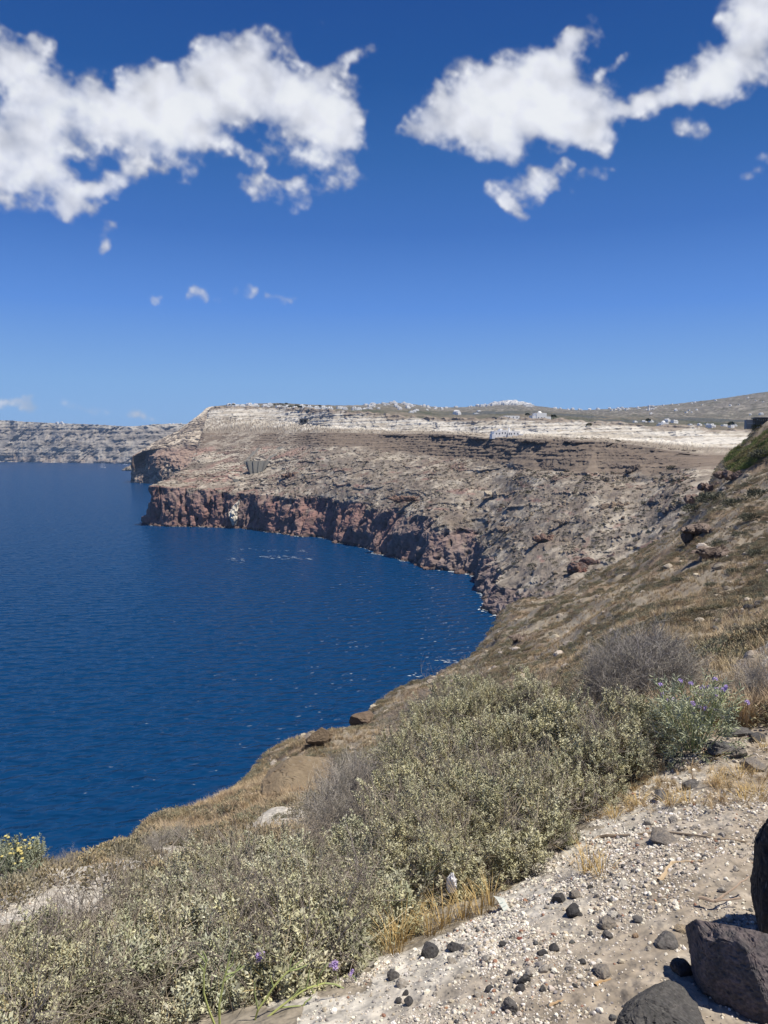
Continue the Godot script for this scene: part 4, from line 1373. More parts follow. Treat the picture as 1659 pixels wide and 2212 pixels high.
# ------------------------------------------------------------------ gravel and stones
func gravel() -> void:
	var peb := []
	var ins := []
	for k in 4:
		peb.push_back(rock_mesh(60 + k, 2, Vector3(1, 0.72, 0.85), 0.35, 5))
		ins.push_back(Inst.new())
	var a0 := atan(-900.0 / F)
	var a1 := atan(1000.0 / F)
	for k in 120000:
		var az := rng.randf_range(-0.16, a1) if k % 4 > 0 else rng.randf_range(a0, a1)
		var d := exp(rng.randf_range(log(1.5), log(8.0)))
		var x := sin(az) * d
		var z := -cos(az) * d
		var in_path := inside(path_poly, x, z, 0.12)
		if not in_path and not inside(clear_poly, x, z, 0.3) and not (d > 6.0 and inside(patch_poly, x, z, 0.3)):
			continue
		var s := exp(rng.randfn(0.0, 0.5)) * 0.0029 * clampf(d / 2.6, 0.8, 2.0)
		if rng.randf() < 0.03:
			s *= 2.6
		s = minf(s, 0.0135)
		if nc.get_noise_2d(x * 1.6 + 8.0, z * 1.6) < -0.02 and rng.randf() < 0.8 and in_path:
			continue
		var q := rng.randf()
		if in_path and edge_distance(path_poly, Vector2(x, z), 8) > 0.45 + rng.randf() * 0.5:
			if rng.randf() < 0.45:
				continue
			q = maxf(q, rng.randf() * 0.93)
		var c := Vector3(0.68, 0.645, 0.58)
		if q > 0.5:
			c = Vector3(0.47, 0.415, 0.345)
		if q > 0.80:
			c = Vector3(0.24, 0.225, 0.215)
		if q > 0.91:
			c = Vector3(0.085, 0.085, 0.09)
		if q > 0.975:
			c = Vector3(0.30, 0.17, 0.12)
		ins[k % 4].add(aligned((Vector3.UP + rv3() * 0.5).normalized(), rng.randf() * TAU, s), Vector3(x, ground(x, z) + s * 0.25, z), grey_var(c, 0.18))
	var root := node("gravel", Vector3.ZERO)
	tag(root, "white and grey pumice gravel covering the path", "gravel", "", "stuff")
	for k in 4:
		scatter("pebbles", ins[k], peb[k], plain_mat, root)

const DARK := Color(0.062, 0.062, 0.066)
const DARK2 := Color(0.11, 0.105, 0.105)
const PALE := Color(0.58, 0.55, 0.50)
const TANS := Color(0.33, 0.285, 0.235)
const GREYS := Color(0.20, 0.19, 0.185)
const REDS := Color(0.26, 0.085, 0.065)

func stone(called: String, label: String, group: String, px: float, py: float, wide: float, tall: float, c1: Color, c2: Color, n := 6, seed_ := -1, cat_ := "stone", sink := 0.3, turn := 99.0, deep := 1.0) -> Node3D:
	var p := on_ground(px, py + tall * 0.42)
	var w := metres(p, wide) * 0.5
	var h := metres(p, tall) * 0.5
	var sd := seed_ if seed_ >= 0 else int(px * 3.0 + py * 7.0)
	var o := put(called, rock_mesh(sd, n, Vector3(w * 1.12, h * 1.1, w * 0.95 * deep), 0.3, 8, c1, c2, 0.06 if n < 30 else 0.025), stone_mat)
	var away := Vector3(p.x, 0, p.z).normalized()
	o.position = Vector3(p.x, 0, p.z) + away * w * 0.5 * deep
	o.position.y = ground(o.position.x, o.position.z) + h * (1.0 - sink * 2.0)
	o.rotation.y = turn if turn < 90.0 else rng.randf() * TAU
	tag(o, label, cat_, group)
	return o

func stones() -> void:
	var g := "loose stones on the gravel path"
	# x, y, width, height, colours, label
	var named := [
		[1207, 1937, 34, 32, DARK, DARK2, "round dark stone beside the tan one in the middle of the path"],
		[1243, 1932, 28, 24, TANS, GREYS, "tan stone next to the round dark stone"],
		[1236, 1965, 34, 38, DARK, DARK, "tall black stone below the tan stone"],
		[1325, 1977, 26, 18, PALE, PALE, "white pumice lump near the middle of the path"],
		[1310, 1997, 42, 24, TANS, GREYS, "flat tan-grey stone below the white pumice lump"],
		[1312, 2019, 28, 18, DARK2, GREYS, "dark stone just below the flat tan-grey one"],
		[1378, 1987, 26, 16, DARK2, GREYS, "dark stone alone to the right of the flat tan-grey one"],
		[1372, 2020, 13, 14, Color(0.42, 0.25, 0.12), TANS, "small orange stone below the lone dark one on the path"],
		[1122, 2027, 12, 8, REDS, REDS, "small red stone on the white gravel edge"],
		[1505, 2022, 22, 10, REDS, TANS, "flat red stone left of the purple boulder"],
		[1443, 2037, 54, 34, DARK2, GREYS, "half buried dark stone above the purple boulder's corner"],
		[1472, 2090, 50, 38, DARK, DARK2, "angular dark stone against the left side of the purple boulder"],
		[1430, 1812, 68, 30, GREYS, TANS, "large half buried grey stone under the long stick"],
		[928, 2050, 46, 44, DARK, DARK2, "big black stone in the straw at the foot of the saltbush"],
		[1346, 1908, 24, 16, PALE, PALE, "white pumice stone left of the forked stick"],
		[1471, 2010, 34, 12, Color(0.45, 0.35, 0.22), TANS, "flat yellowish stone above the red one"],
		[1300, 2102, 40, 22, GREYS, TANS, "grey stone sunk in the bare tan soil"],
		[1102, 2177, 32, 30, DARK2, GREYS, "dark stone near the bottom edge in the white gravel"],
		[982, 2047, 34, 24, DARK, DARK2, "long dark stone at the edge of the white gravel"],
		[850, 2105, 28, 26, DARK2, GREYS, "dark stone at the lower left end of the gravel"]]
	for q in named:
		stone("stone", q[6], g, q[0], q[1], q[2], q[3], q[4], q[5], 7)
	var rest := [[1252, 1976, 14], [1197, 2049, 24], [1172, 2057, 22], [1230, 2090, 22], [1257, 2080, 17], [1175, 2095, 22], [1145, 2102, 26], [1132, 2120, 26], [1124, 2138, 24], [1190, 2092, 17], [1172, 2137, 16], [1057, 2137, 19],
		[1050, 2070, 22], [1102, 2102, 14], [1005, 2047, 22], [975, 2075, 22], [870, 2127, 28], [884, 2165, 24], [862, 2162, 17], [877, 2147, 16], [1087, 2042, 18], [1242, 2132, 13], [1330, 1965, 12], [1180, 1960, 12], [1330, 1920, 14], [1290, 1935, 16], [1274, 1915, 14],
		[1560, 1925, 16], [1590, 1880, 14], [1500, 1790, 16], [1530, 1755, 15], [1400, 1775, 24], [1455, 1770, 22], [1470, 1790, 14], [1560, 1800, 16], [1350, 1990, 14], [1420, 1960, 12], [1400, 2050, 14], [990, 2110, 14], [1030, 2150, 16], [940, 2150, 12], [1010, 2195, 14], [1160, 2000, 12], [1290, 2060, 12]]
	for q in rest:
		var pale: bool = int(q[0]) % 5 == 0
		stone("stone", "pale pumice stone among the small loose stones on the path" if pale else "small dark lava stone lying loose on the path", "small pale loose stones" if pale else "small dark loose stones", q[0], q[1], q[2], q[2] * 0.8, PALE if pale else DARK, TANS if pale else DARK2, 5)
	var s := "flat stones at the top of the path"
	stone("flat_stone", "large flat grey slab tilted beside the purple flowers", s, 1557, 1617, 76, 30, Color(0.15, 0.15, 0.155), GREYS, 12, 210, "stone", 0.2, 0.3, 0.8)
	stone("flat_stone", "light brown wedge of stone leaning on the grey slab", s, 1598, 1626, 44, 26, TANS, GREYS, 9, 231, "stone", 0.2, 0.8)
	stone("flat_stone", "dark slab behind the tilted grey slab", s, 1592, 1584, 60, 18, DARK2, GREYS, 9, 214, "stone", 0.2, 0.2)
	stone("flat_stone", "black slab at the right edge above the straw", s, 1636, 1594, 46, 22, DARK, DARK2, 9, 225, "stone", 0.2, 1.0)
	stone("flat_stone", "blocky grey stone right of the leaning wedge", s, 1628, 1655, 54, 30, GREYS, TANS, 9, 246, "stone", 0.25, 0.4)
	stone("flat_stone", "flat grey stone half hidden in dry straw", s, 1490, 1694, 40, 22, GREYS, DARK2, 8, 257, "stone", 0.3, 0.4)
	stone("flat_stone", "dark flat stone left of the straw", s, 1432, 1720, 44, 20, DARK2, GREYS, 8, 268, "stone", 0.3, 1.4)
	stone("flat_stone", "small pale stone below the flower plant", s, 1452, 1648, 26, 10, PALE, PALE, 7, 279, "stone", 0.2, 0.4)
	stone("flat_stone", "grey flat stone below the pale one", s, 1467, 1661, 30, 16, GREYS, TANS, 7, 281, "stone", 0.25, 0.9)
	# the three boulders
	stone("boulder", "smooth black lava boulder cut by the right edge", "boulders at the path", 1690, 1905, 160, 300, DARK, Color(0.045, 0.045, 0.048), 40, 5, "boulder", 0.06, 0.7, 0.9)
	stone("boulder", "purple-grey angular boulder in the bottom right corner", "boulders at the path", 1605, 2100, 260, 190, Color(0.20, 0.165, 0.165), Color(0.105, 0.10, 0.104), 40, 23, "boulder", 0.16, 2.2, 0.85)
	stone("boulder", "dark grey rounded boulder at the bottom edge", "boulders at the path", 1420, 2225, 240, 160, Color(0.085, 0.083, 0.082), Color(0.13, 0.125, 0.12), 36, 29, "boulder", 0.2, 0.9, 0.9)
	# rocks on the slope
	var r := "brown rocks on the crest of the slope"
	stone("rock", "tan boulder lying on the crest above the bluff", r, 692, 1596, 54, 44, Color(0.27, 0.205, 0.14), Color(0.20, 0.15, 0.105), 16, 31, "rock", 0.12, 0.5)
	stone("rock", "brown boulder on the crest where the bush meets the sea", r, 780, 1555, 62, 34, Color(0.24, 0.18, 0.13), Color(0.17, 0.125, 0.095), 16, 37, "rock", 0.15, 1.9)
	stone("bluff_rock", "broad sandy bluff with a steep left face on the crest", r, 650, 1665, 190, 110, Color(0.33, 0.265, 0.185), Color(0.25, 0.195, 0.135), 30, 47, "rock", 0.4, 0.6, 0.9)
	var og := "dark outcrops on the right slope"
	for q in [[1518, 1138, 100, 60, "dark overhanging rock outcrop in the grass on the right slope"], [1545, 1186, 74, 72, "hollow rock in deep shade below the overhanging outcrop"], [1120, 1374, 36, 34, "small rock with a hollow on the crest above the cove"]]:
		var p := on_ground(q[0], q[1] + q[3] * 0.3)
		var w := metres(p, q[2]) * 0.5
		var h := metres(p, q[3]) * 0.5
		p.y -= h * 0.25
		var root := node("rock_outcrop", p)
		root.rotation.y = -0.7
		tag(root, q[4], "rock", og)
		var rock := Color(0.115, 0.092, 0.08)
		var pale := Color(0.26, 0.215, 0.175)
		put("recessed_wall", ledge_mesh(int(q[0]), w, h * 1.05, h * 0.7, 5, rock, rock * 1.4), plain_mat, root, Vector3(0, 0.0, -h * 0.55))
		put("overhang", ledge_mesh(int(q[0]) + 5, w * 0.95, h * 0.42, h * 0.95, 6, rock, rock * 1.9), plain_mat, root, Vector3(0, h * 0.62, h * 0.1))
		put("side_block", ledge_mesh(int(q[0]) + 9, w * 0.35, h * 0.75, h * 0.8, 3, rock, pale), plain_mat, root, Vector3(w * 0.8, -h * 0.1, -h * 0.2))
	for q in [[1500, 1072, 40, 32, "pinkish square block near the top of the dark outcrops"], [1545, 1044, 70, 24, "pinkish slab under the grey shrubs by the outcrops"], [1600, 1020, 110, 26, "brown layered ledge below the green hillside"]]:
		var p := on_ground(q[0], q[1] + q[3] * 0.3)
		var w := metres(p, q[2]) * 0.5
		var h := metres(p, q[3]) * 0.5
		var o := put("rock_ledge", ledge_mesh(int(q[0]) + 2, w, h, h * 1.2, 3 if q[2] < 50 else 6, Color(0.21, 0.155, 0.135), Color(0.15, 0.115, 0.10)), plain_mat, null, p + Vector3(0, h * 0.05, 0))
		o.rotation.y = -0.5
		tag(o, q[4], "rock", "pink blocks above the outcrops")
	for q in [[1545, 1068, 84], [1505, 1092, 64], [1590, 1080, 60], [1645, 1060, 70], [1560, 1170, 46], [1625, 1112, 56], [1600, 1150, 40], [1650, 975, 60], [1470, 1250, 40], [1540, 1260, 36], [1590, 1230, 44], [1395, 1330, 36], [1250, 1405, 30], [1640, 1190, 50]]:
		var sp := on_ground(q[0], q[1] + q[2] * 0.18)
		var sr := metres(sp, q[2]) * 0.5
		var so := put("slope_bush", cushion_mesh(int(q[0]), 700, 0.16), vmat(0.85, 0.2), null, sp)
		(so.material_override as StandardMaterial3D).albedo_color = lin(0.155, 0.16, 0.12)
		so.scale = Vector3(sr, sr * 0.75, sr)
		tag(so, "grey-green bush on the right slope near the dark outcrops" if q[1] < 1200 else "grey-green bush on the dry grass slope below the outcrops", "bush", "bushes beside the outcrops" if q[1] < 1200 else "bushes on the dry grass slope")
	# rubble wall on the right
	for k in 46:
		var t := rng.randf()
		var px := lerpf(1540.0, 1690.0, t)
		var py := lerpf(1352.0, 1302.0, t) + rng.randf_range(-16.0, 16.0)
		var w := rng.randf_range(9.0, 20.0)
		stone("wall_stone", "dark stone of the tumbled dry wall, " + ("at its right end" if t > 0.66 else ("in its middle" if t > 0.33 else "at its left end")), "stones of the tumbled wall", px, py, w, w * 0.75, DARK2, GREYS, 4, 300 + k % 7)

# ------------------------------------------------------------------ sticks, litter, flowers
func ground_path(pts: Array, lift: float) -> PackedVector3Array:
	var out := PackedVector3Array()
	for q in pts:
		out.push_back(on_ground(q[0], q[1]) + Vector3(0, lift + (q[2] if q.size() > 2 else 0.0), 0))
	return out

func stick(label: String, branches: Array, r: float, col: Color) -> void:
	var first := ground_path(branches[0], r)
	var root := node("stick", first[0])
	tag(root, label, "stick", "dry sticks lying on the ground")
	for k in branches.size():
		var pts := ground_path(branches[k], r)
		var sm := PackedVector3Array()
		for i in pts.size() - 1:
			for s in 4:
				sm.push_back(pts[i].lerp(pts[i + 1], s / 4.0) - first[0] + rv3() * r * 0.35)
		sm.push_back(pts[pts.size() - 1] - first[0])
		var m := MB.new()
		m.tube(sm, r * (1.0 if k == 0 else 0.75), r * 0.45, 6, col, 0.12)
		put("branch", m.mesh(), wood_mat, root)

func on_bush(px: float, py: float, d: float) -> Vector3:
	return at(px, py, d)

func litter() -> void:
	stick("long thin dry stick running right across the top of the gravel", [[[1294, 1810], [1370, 1806], [1430, 1800], [1530, 1812], [1614, 1822]], [[1294, 1810], [1262, 1834], [1230, 1872]]], 0.008, Color(0.36, 0.29, 0.21))
	stick("forked pale stick in the middle of the path", [[[1424, 1908], [1440, 1885], [1449, 1868], [1480, 1866], [1518, 1864]]], 0.0085, Color(0.46, 0.36, 0.24))
	stick("forked stick pointing out from the black boulder", [[[1508, 1959, 0.03], [1545, 1967, 0.03], [1600, 1966, 0.04]], [[1545, 1967, 0.03], [1580, 1952, 0.05], [1616, 1940, 0.08]]], 0.006, Color(0.36, 0.28, 0.22))
	stick("short broken stick on the bare soil", [[[1284, 2132], [1302, 2124], [1320, 2119]]], 0.007, Color(0.40, 0.28, 0.16))
	stick("short curved stick near the bottom edge of the path", [[[1179, 2180], [1195, 2172], [1217, 2165]]], 0.006, Color(0.40, 0.29, 0.18))
	stick("bleached branch lying on the pumice clearing", [[[574, 1752], [610, 1748], [655, 1742], [690, 1752]], [[640, 1745], [668, 1756]]], 0.018, Color(0.52, 0.45, 0.36))
	# crumpled plastic
	var c := at(975, 1911, 3.42)
	var mw := metres(c, 26.0) * 0.5
	var o := put("plastic_wrapper", rock_mesh(91, 12, Vector3(mw, mw * 1.75, mw * 0.55), 0.9, 9, Color(0.82, 0.82, 0.83), Color(0.74, 0.75, 0.78), 0.16), pmat(0.8, 0.8, 0.82, 0.4, 0.5), null, c)
	o.rotation.z = 0.15
	tag(o, "crumpled white plastic wrapper caught in the saltbush", "litter")
	# torn carton
	var k := on_ground(1096, 1966)
	var cr := node("torn_carton", k)
	tag(cr, "torn pale green carton leaning at the edge of the gravel", "litter")
	cr.rotation = Vector3(-0.5, 0.35, 0.2)
	var cw := metres(k, 21.0)
	var m := MB.new()
	m.quad(Vector3(-cw * 0.55, -0.01, 0.02), Vector3(cw * 0.35, -0.01, 0.0), Vector3(cw * 0.62, cw * 0.95, -0.05), Vector3(-cw * 0.25, cw * 1.1, -0.04), Color(0.46, 0.49, 0.46))
	m.quad(Vector3(cw * 0.35, -0.01, 0.0), Vector3(cw * 0.75, 0.0, -0.06), Vector3(cw * 0.95, cw * 0.8, -0.1), Vector3(cw * 0.62, cw * 0.95, -0.05), Color(0.36, 0.40, 0.37))
	m.tri(Vector3(-cw * 0.25, cw * 1.1, -0.04), Vector3(cw * 0.62, cw * 0.95, -0.05), Vector3(cw * 0.1, cw * 1.35, -0.1), Color(0.5, 0.52, 0.48))
	put("panel", m.mesh(), plain_mat, cr)
	for s in 3:
		var m2 := MB.new()
		var t0 := 0.25 + s * 0.24
		var l := Vector3(-cw * 0.55, -0.01, 0.024).lerp(Vector3(-cw * 0.25, cw * 1.1, -0.036), t0)
		var q := Vector3(cw * 0.35, -0.01, 0.004).lerp(Vector3(cw * 0.62, cw * 0.95, -0.046), t0)
		m2.quad(l.lerp(q, 0.12), l.lerp(q, 0.85 - s * 0.15), l.lerp(q, 0.85 - s * 0.15) + Vector3(0, cw * 0.05, -0.002), l.lerp(q, 0.12) + Vector3(0, cw * 0.05, -0.002), Color(0.30, 0.38, 0.36))
		put("printed_stripe", m2.mesh(), plain_mat, cr)
	# long straw at the foot of the bushes
	var straws := [[800, 2030], [830, 2010], [870, 2040], [890, 2010], [960, 2000], [1000, 1985], [1040, 1975], [1060, 1958], [930, 2020], [850, 2060], [1540, 1640], [1600, 1680], [1640, 1720], [1560, 1700], [1490, 1735], [1650, 1620], [1380, 1740], [1330, 1770], [1450, 1740], [1610, 1730], [1300, 1890], [1270, 1885]]
	for q in straws.size():
		var p := on_ground(straws[q][0], straws[q][1])
		var low: bool = straws[q][0] > 1290
		var t := put("straw_tuft", tuft_mesh(500 + q, 46, 0.09 if low else 0.17, 0.14, 0.0032), leaf_mat, null, p - Vector3(0, 0.01, 0))
		var tm := vmat(0.85, 0.25)
		tm.albedo_color = lin(0.50, 0.37, 0.17)
		t.material_override = tm
		tag(t, "low tuft of golden straw on the upper path" if low else "golden straw tuft at the foot of the saltbush beside the white gravel", "grass", "straw tufts on the path" if low else "straw tufts below the saltbush")

func blossom(m: MB, c: Vector3, r: float, col: Color) -> void:
	# four-petalled flowers in a small head
	for f in 7:
		var d := (rv3() + Vector3(0, 0.6, 0.5)).normalized()
		var o := c + d * r * 0.7
		var x := d.cross(Vector3.UP).normalized()
		var y := d.cross(x)
		for k in 4:
			var a := k * PI / 2 + f
			var dir := (x * cos(a) + y * sin(a) + d * 0.25).normalized()
			m.leaf(o, dir, dir.cross(d).normalized(), r * 0.75, r * 0.55, col * rng.randf_range(0.8, 1.15))

func flowers() -> void:
	# purple stock beside the path
	var base := on_ground(1498, 1630)
	var root := node("flowering_stock", base)
	tag(root, "bushy plant with purple flower heads beside the flat grey stones", "flower plant")
	var d0 := Vector2(base.x, base.z).length()
	var heads := [[1469, 1471], [1491, 1477], [1518, 1485], [1532, 1484], [1548, 1488], [1545, 1468], [1500, 1498], [1515, 1502], [1543, 1500], [1560, 1490], [1571, 1485], [1440, 1514], [1455, 1512], [1481, 1513], [1498, 1520], [1510, 1528], [1524, 1530], [1549, 1535], [1426, 1480], [1613, 1518], [1500, 1544], [1560, 1548], [1432, 1500]]
	var lm := vmat(0.7, 0.3)
	lm.backlight = Color(0.2, 0.22, 0.12)
	for q in heads:
		var h := at(q[0] + rng.randf_range(-2, 2), q[1], d0 + rng.randf_range(-0.12, 0.25)) - base
		var m := MB.new()
		var foot := Vector3(h.x * 0.2, 0.02, h.z * 0.2)
		m.tube(PackedVector3Array([foot, foot.lerp(h, 0.5) + Vector3(h.x * 0.12, 0.03, 0), h]), 0.004, 0.002, 4, Color(0.26, 0.30, 0.15))
		for k in 7:
			var t := rng.randf_range(0.45, 0.95)
			var p := foot.lerp(h, t)
			var dir := (rv3() + Vector3(0, 0.8, 0)).normalized()
			m.leaf(p, dir, dir.cross(Vector3.UP).normalized(), 0.06, 0.006, Color(0.30, 0.34, 0.14))
		put("stem", m.mesh(), lm, root)
		var b := MB.new()
		blossom(b, h, 0.017, Color(0.46, 0.36, 0.64))
		put("flower_head", b.mesh(), lm, root)
	var fol := [Inst.new(), Inst.new()]
	var lf := sprig_mesh(77, 0.10, 11, 0.045, 0.009, Color(0.8, 0.9, 0.6))
	for k in 300:
		var d := rv3()
		var p := Vector3(d.x * 0.2, 0.22 + d.y * 0.21, d.z * 0.2)
		fol[0].add(aligned((d + Vector3(0, 0.7, 0)).normalized(), rng.randf() * TAU, rng.randf_range(0.6, 1.1)), p, grey_var(Vector3(0.36, 0.385, 0.275), 0.3))
	scatter("foliage", fol[0], lf, leaf_mat, root)
	# yellow everlasting at the left edge
	var yb := at(20, 1935, 7.6)
	yb.y = ground(yb.x, yb.z)
	var yr := node("yellow_everlasting", yb)
	tag(yr, "silvery plant with yellow flower heads at the left edge", "flower plant")
	var yf := Inst.new()
	for k in 420:
		var d := rv3()
		yf.add(aligned((d * 0.6 + Vector3.UP).normalized(), rng.randf() * TAU, rng.randf_range(0.9, 1.5)), Vector3(d.x * 0.25, 0.1 + d.y * 0.1, d.z * 0.22), grey_var(Vector3(0.28, 0.31, 0.23), 0.25))
	scatter("foliage", yf, sprigs[0], leaf_mat, yr)
	for k in 38:
		var d := rv3()
		var h := Vector3(d.x * 0.26, rng.randf_range(0.2, 0.31), d.z * 0.22)
		var m := MB.new()
		m.tube(PackedVector3Array([Vector3(h.x * 0.7, 0.1, h.z * 0.7), h]), 0.003, 0.0025, 3, Color(0.33, 0.36, 0.22))
		put("stem", m.mesh(), lm, yr)
		put("flower_head", rock_mesh(600 + k % 3, 3, Vector3(0.015, 0.009, 0.015), 0.3, 2, Color(0.55, 0.47, 0.16), Color(0.48, 0.42, 0.18)), plain_mat, yr, h)
	# green seed stalks in front
	var sets := [
		["leftmost tall green seed stalk at the bottom edge", [[310, 1040], [240, 870], [190, 700], [190, 520], [215, 400]], [[[215, 400], [170, 350], [130, 310]], [[195, 480], [165, 450], [150, 420]], [[222, 385], [205, 330], [180, 290]]]],
		["upright green seed stalk second from the left at the bottom edge", [[345, 1040], [340, 820], [380, 600], [410, 480], [432, 380]], [[[405, 520], [500, 490], [590, 430]], [[390, 580], [470, 520], [550, 420]], [[420, 470], [470, 420], [495, 320]], [[432, 380], [440, 330], [455, 280]]]],
		["long green seed stalk leaning right towards the purple flower", [[670, 1040], [720, 860], [800, 750], [870, 640], [960, 540], [1030, 470]], [[[1030, 470], [1040, 380], [1090, 280]], [[1030, 480], [1120, 460], [1200, 420]], [[1000, 500], [1100, 420], [1160, 370]], [[870, 640], [850, 570], [838, 520]], [[720, 860], [690, 720], [685, 590]]]],
		["low green seed stalk reaching furthest right over the gravel edge", [[760, 985], [800, 945], [930, 840], [1060, 740], [1200, 650], [1370, 600]], [[[1370, 600], [1470, 610], [1560, 650]], [[1300, 610], [1340, 500], [1400, 400]], [[1190, 660], [1210, 560], [1225, 460]], [[1060, 740], [1100, 690], [1145, 640]], [[930, 840], [1030, 830], [1140, 820]], [[1240, 640], [1250, 670], [1268, 700]]]],
		["short green seed stalk at the bottom beside the gravel", [[1070, 1040], [1100, 950], [1130, 880], [1180, 790]], [[[1130, 880], [1180, 860], [1210, 840]], [[1180, 790], [1220, 760], [1245, 735]], [[1100, 950], [1070, 900], [1060, 880]]]]]
	for q in sets:
		var f := func(a: Array) -> PackedVector3Array:
			var out := PackedVector3Array()
			for u in a:
				out.push_back(at(398.0 + u[0] * 0.2211, 1991.0 + u[1] * 0.2211, 2.42 + u[0] * 0.00006))
			return out
		var main: PackedVector3Array = f.call(q[1])
		var b0 := Vector3(main[0].x, ground(main[0].x, main[0].z), main[0].z)
		var sr := node("seed_stalk", b0)
		tag(sr, q[0], "plant", "green seed stalks at the bottom edge")
		var pts := PackedVector3Array([Vector3(0, -0.02, 0)])
		for u in main:
			pts.push_back(u - b0)
		var m := MB.new()
		m.tube(pts, 0.0045, 0.0028, 5, Color(0.40, 0.44, 0.16))
		put("stem", m.mesh(), lm, sr)
		for pod in q[2]:
			var pp: PackedVector3Array = f.call(pod)
			for i in pp.size():
				pp[i] = pp[i] - b0
			var pm := MB.new()
			pm.tube(pp, 0.003, 0.0022, 5, Color(0.30, 0.35, 0.15))
			put("seed_pod", pm.mesh(), lm, sr)
	var pur := [[563, 2068, 26, "lilac flower head above the green seed stalks", 2.75], [720, 2090, 24, "violet flower head at the edge of the white gravel", 2.7], [759, 2103, 14, "small violet flower head nearest the gravel", 2.66]]
	for q in pur:
		var h := at(q[0], q[1], q[4])
		var b0 := Vector3(h.x, ground(h.x, h.z), h.z)
		var pr := node("violet_flower", b0)
		tag(pr, q[3], "flower")
		var m := MB.new()
		m.tube(PackedVector3Array([Vector3(0.02, -0.02, 0.0), Vector3(0.015, (h.y - b0.y) * 0.6, 0.01), h - b0]), 0.003, 0.002, 4, Color(0.30, 0.35, 0.17))
		put("stem", m.mesh(), lm, pr)
		for k in 4:
			var bm := MB.new()
			blossom(bm, h - b0 + rv3() * metres(h, q[2]) * 0.28, metres(h, q[2]) * 0.28, Color(0.55, 0.42, 0.74))
			put("flower_head", bm.mesh(), lm, pr)

# ------------------------------------------------------------------ far things
func b_at(px: float, py: float) -> Vector3:
	var best := 1e18
	var hit := Vector3.ZERO
	var nu: int = B.nu
	var c := cos(PITCH)
	var s := sin(PITCH)
	for j in range(6, B.nv, 3):
		for i in range(20, nu, 3):
			var p: Vector3 = B.p[j * nu + i] - EYE
			var w := -p.y * s - p.z * c
			var dx := CX + F * p.x / w - px
			if absf(dx) > 12.0:
				continue
			var dy := CY - F * (p.y * c - p.z * s) / w - py
			var q := dx * dx + dy * dy + w * 0.004
			if q < best:
				best = q
				hit = B.p[j * nu + i]
	return hit

func h_at(px: float, v: float) -> Vector3:
	var i := clampi(int((px - 462.0) * 0.5), 0, H.nu - 1)
	var j := int(v * 22.0) if v < 1.0 else (22 + int((v - 1.0) * 26.0) if v < 2.0 else 48 + int((v - 2.0) * 56.0))
	return H.p[clampi(j, 0, H.nv - 1) * H.nu + i]

func house_mesh(seed_: int) -> ArrayMesh:
	var g := RandomNumberGenerator.new()
	g.seed = seed_
	var m := MB.new()
	var wall := Color(0.86, 0.855, 0.84)
	var dark := Color(0.07, 0.08, 0.10)
	var w := g.randf_range(8.0, 13.0)
	var h := g.randf_range(3.4, 4.6)
	var d := g.randf_range(7.0, 10.0)
	m.box(Vector3(0, h * 0.5 - 1.0, 0), Vector3(w, h + 2.0, d), wall)
	m.box(Vector3(0, h + 0.25, d * 0.5 - 0.15), Vector3(w + 0.02, 0.5, 0.3), wall)
	if seed_ % 4 != 0:
		var w2 := w * g.randf_range(0.4, 0.7)
		var h2 := g.randf_range(2.6, 3.2)
		var x2 := g.randf_range(-0.5, 0.5) * (w - w2)
		m.box(Vector3(x2, h + h2 * 0.5 - 0.1, -d * 0.12), Vector3(w2, h2 + 0.2, d * 0.7), wall)
		m.box(Vector3(x2, h + h2 * 0.5, d * 0.235), Vector3(1.2, 1.4, 0.12), dark)
	if seed_ % 3 == 0:
		m.box(Vector3(w * 0.5 + 2.0, 1.0, 0.5), Vector3(4.0, 4.0, d * 0.6), wall)
	if seed_ % 5 == 1:
		# barrel vault
		var n := 8
		for k in n:
			var a := PI * k / n
			var b := PI * (k + 1) / n
			m.quad(Vector3(cos(a) * w * 0.3, h + sin(a) * w * 0.3, d * 0.5), Vector3(cos(b) * w * 0.3, h + sin(b) * w * 0.3, d * 0.5), Vector3(cos(b) * w * 0.3, h + sin(b) * w * 0.3, -d * 0.5), Vector3(cos(a) * w * 0.3, h + sin(a) * w * 0.3, -d * 0.5), wall)
			m.tri(Vector3(0, h, d * 0.5), Vector3(cos(a) * w * 0.3, h + sin(a) * w * 0.3, d * 0.5), Vector3(cos(b) * w * 0.3, h + sin(b) * w * 0.3, d * 0.5), wall)
	for k in g.randi_range(2, 4):
		m.box(Vector3(lerpf(-0.38, 0.38, k / 3.0) * w, 1.7, d * 0.5), Vector3(1.1, 1.3 if k != 1 else 2.4, 0.14), dark)
	m.box(Vector3(w * 0.3, h + 0.9, -d * 0.3), Vector3(0.9, 1.4, 0.9), wall)
	return m.mesh()

